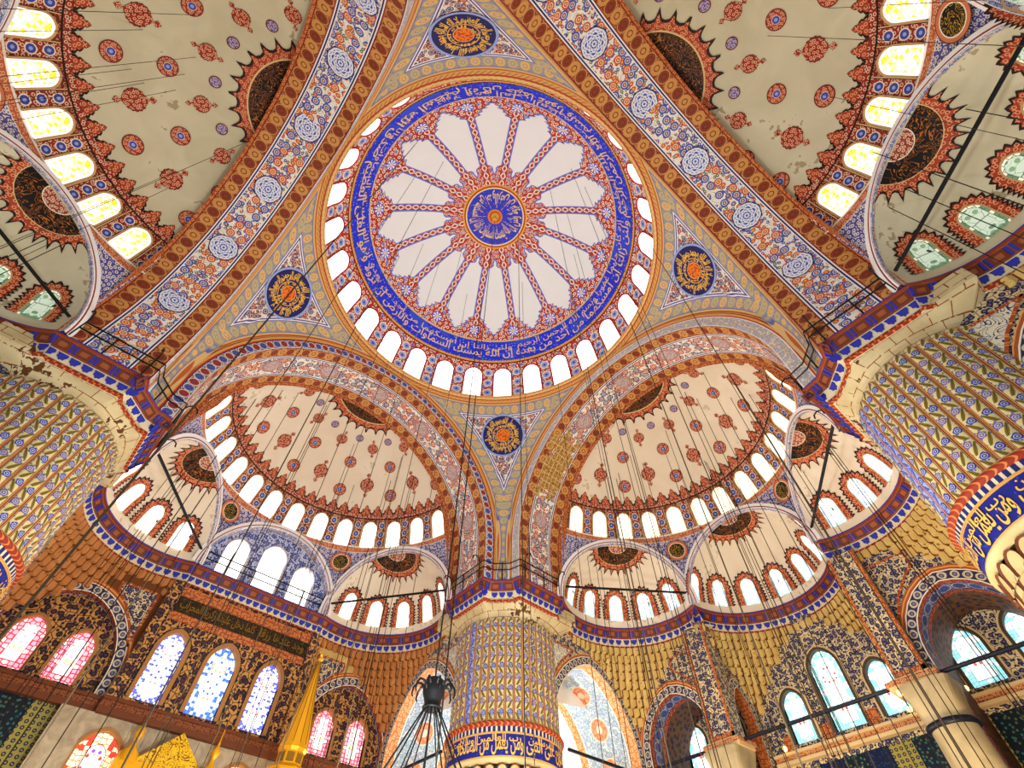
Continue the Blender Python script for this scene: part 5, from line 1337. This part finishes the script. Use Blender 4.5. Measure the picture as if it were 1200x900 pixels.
for s, lb in ((-1, 'left'), (1, 'right')):
    b = MB(); b.smooth = True; b.lathe([(0.42, 9.6), (0.40, 9.95), (0.16, 10.2), (0.08, 10.4), (0.10, 10.5), (0.20, 10.68), (0.16, 10.85), (0.07, 10.98), (0.06, 11.1), (0.03, 11.2), (0.02, 11.7)], 16, cx=s * 1.75); b.build('finial', M_GOLDM, mh_)

# ------------------------------------------------------------------ hanging cables
ncab = 0
def near_rod(x, y):
    for (k, i) in RODN:
        a = Vector(side(k, 14.3, 8.9 * i)[:2]); c = Vector(side(k, 20.6, 4.2 * i)[:2]); d = c - a; t = max(0, min(1, (Vector((x, y)) - a).dot(d) / d.dot(d)))
        if (a + d * t - Vector((x, y))).length < 0.2: return True
    return False
def cable(x, y, z1, z0=3.0, r=0.022, mat=M_CABLE, lab=None):
    global ncab
    if math.hypot(x - 2.32, y - 4.0) < 1.9 or near_rod(x, y) or (abs(x + 0.75) < 2.4 and y > 19.5) or math.hypot(x - 3.78, y - 18) < 1.1: return
    b = MB(); b.tube([(x, y, z0), (x, y, z1)], r, 5); tag(b.build('hanging_cable', mat), lab[0], 'cable', lab[1]); ncab += 1
rnd = random.Random(3)
GRP = (('thin lamp cable hanging from the front right semi-dome', 'cables of the front right semi-dome'), ('thin lamp cable hanging from the front left semi-dome', 'cables of the front left semi-dome'),
       ('thin lamp cable hanging from the rear left semi-dome', 'cables of the rear left semi-dome'), ('thin lamp cable hanging from the rear right semi-dome', 'cables of the rear right semi-dome'))
for k in range(4):
    for j in range((22, 17, 13, 15)[k]):
        r = 2.0 + 5.6 * sqrt(rnd.random()); a = rad(rnd.uniform(-68, 68)); x, y = SX + r * cos(a), r * sin(a)
        z = SZ + sqrt(max(SR ** 2 - r * r, 1)) - 0.02
        q = side(k, x, y); cable(q[0], q[1], z, 3.2, 0.019 if k < 2 else 0.011, M_CABLE if j % 2 else M_ROPE, GRP[k])
    for i in (1, -1) if k in (0, 1) else ((1,) if k == 3 else (-1,)):
        cx, cy, ao, ha, mm, mh = exedra_geo(i)
        for j in range(5):
            r = rnd.uniform(0.4, 2.8); a = ao + rad(rnd.uniform(-60, 60)); z = HC + sqrt(4.1 ** 2 - r * r); q = side(k, cx + r * cos(a), cy + r * sin(a))
            cable(q[0], q[1], z, 3.2, 0.017, M_CABLE, ('thin cable hanging in a small half-dome on the ' + SIDE[k], 'exedra cables, ' + SIDE[k]))
for j in range(26):
    r = 2.0 + 7.2 * sqrt(rnd.random()); a = rnd.uniform(0, 2 * pi)
    if math.hypot(r * cos(a) + 7.0, r * sin(a) + 10.4) < 8.5: continue
    cable(r * cos(a), r * sin(a), DZ + sqrt(DR ** 2 - r * r) - 0.03, 3.2, 0.014, M_ROPE, ('thin pale cable hanging from the white petals of the central dome', 'cables of the central dome'))
cable(0, 0, DZ + 9.9, 3.2, 0.02, M_CABLE, ('cable hanging from the boss at the centre of the great dome', 'boss cable'))
for o in (_cof, _leaf, _stud):
    pass
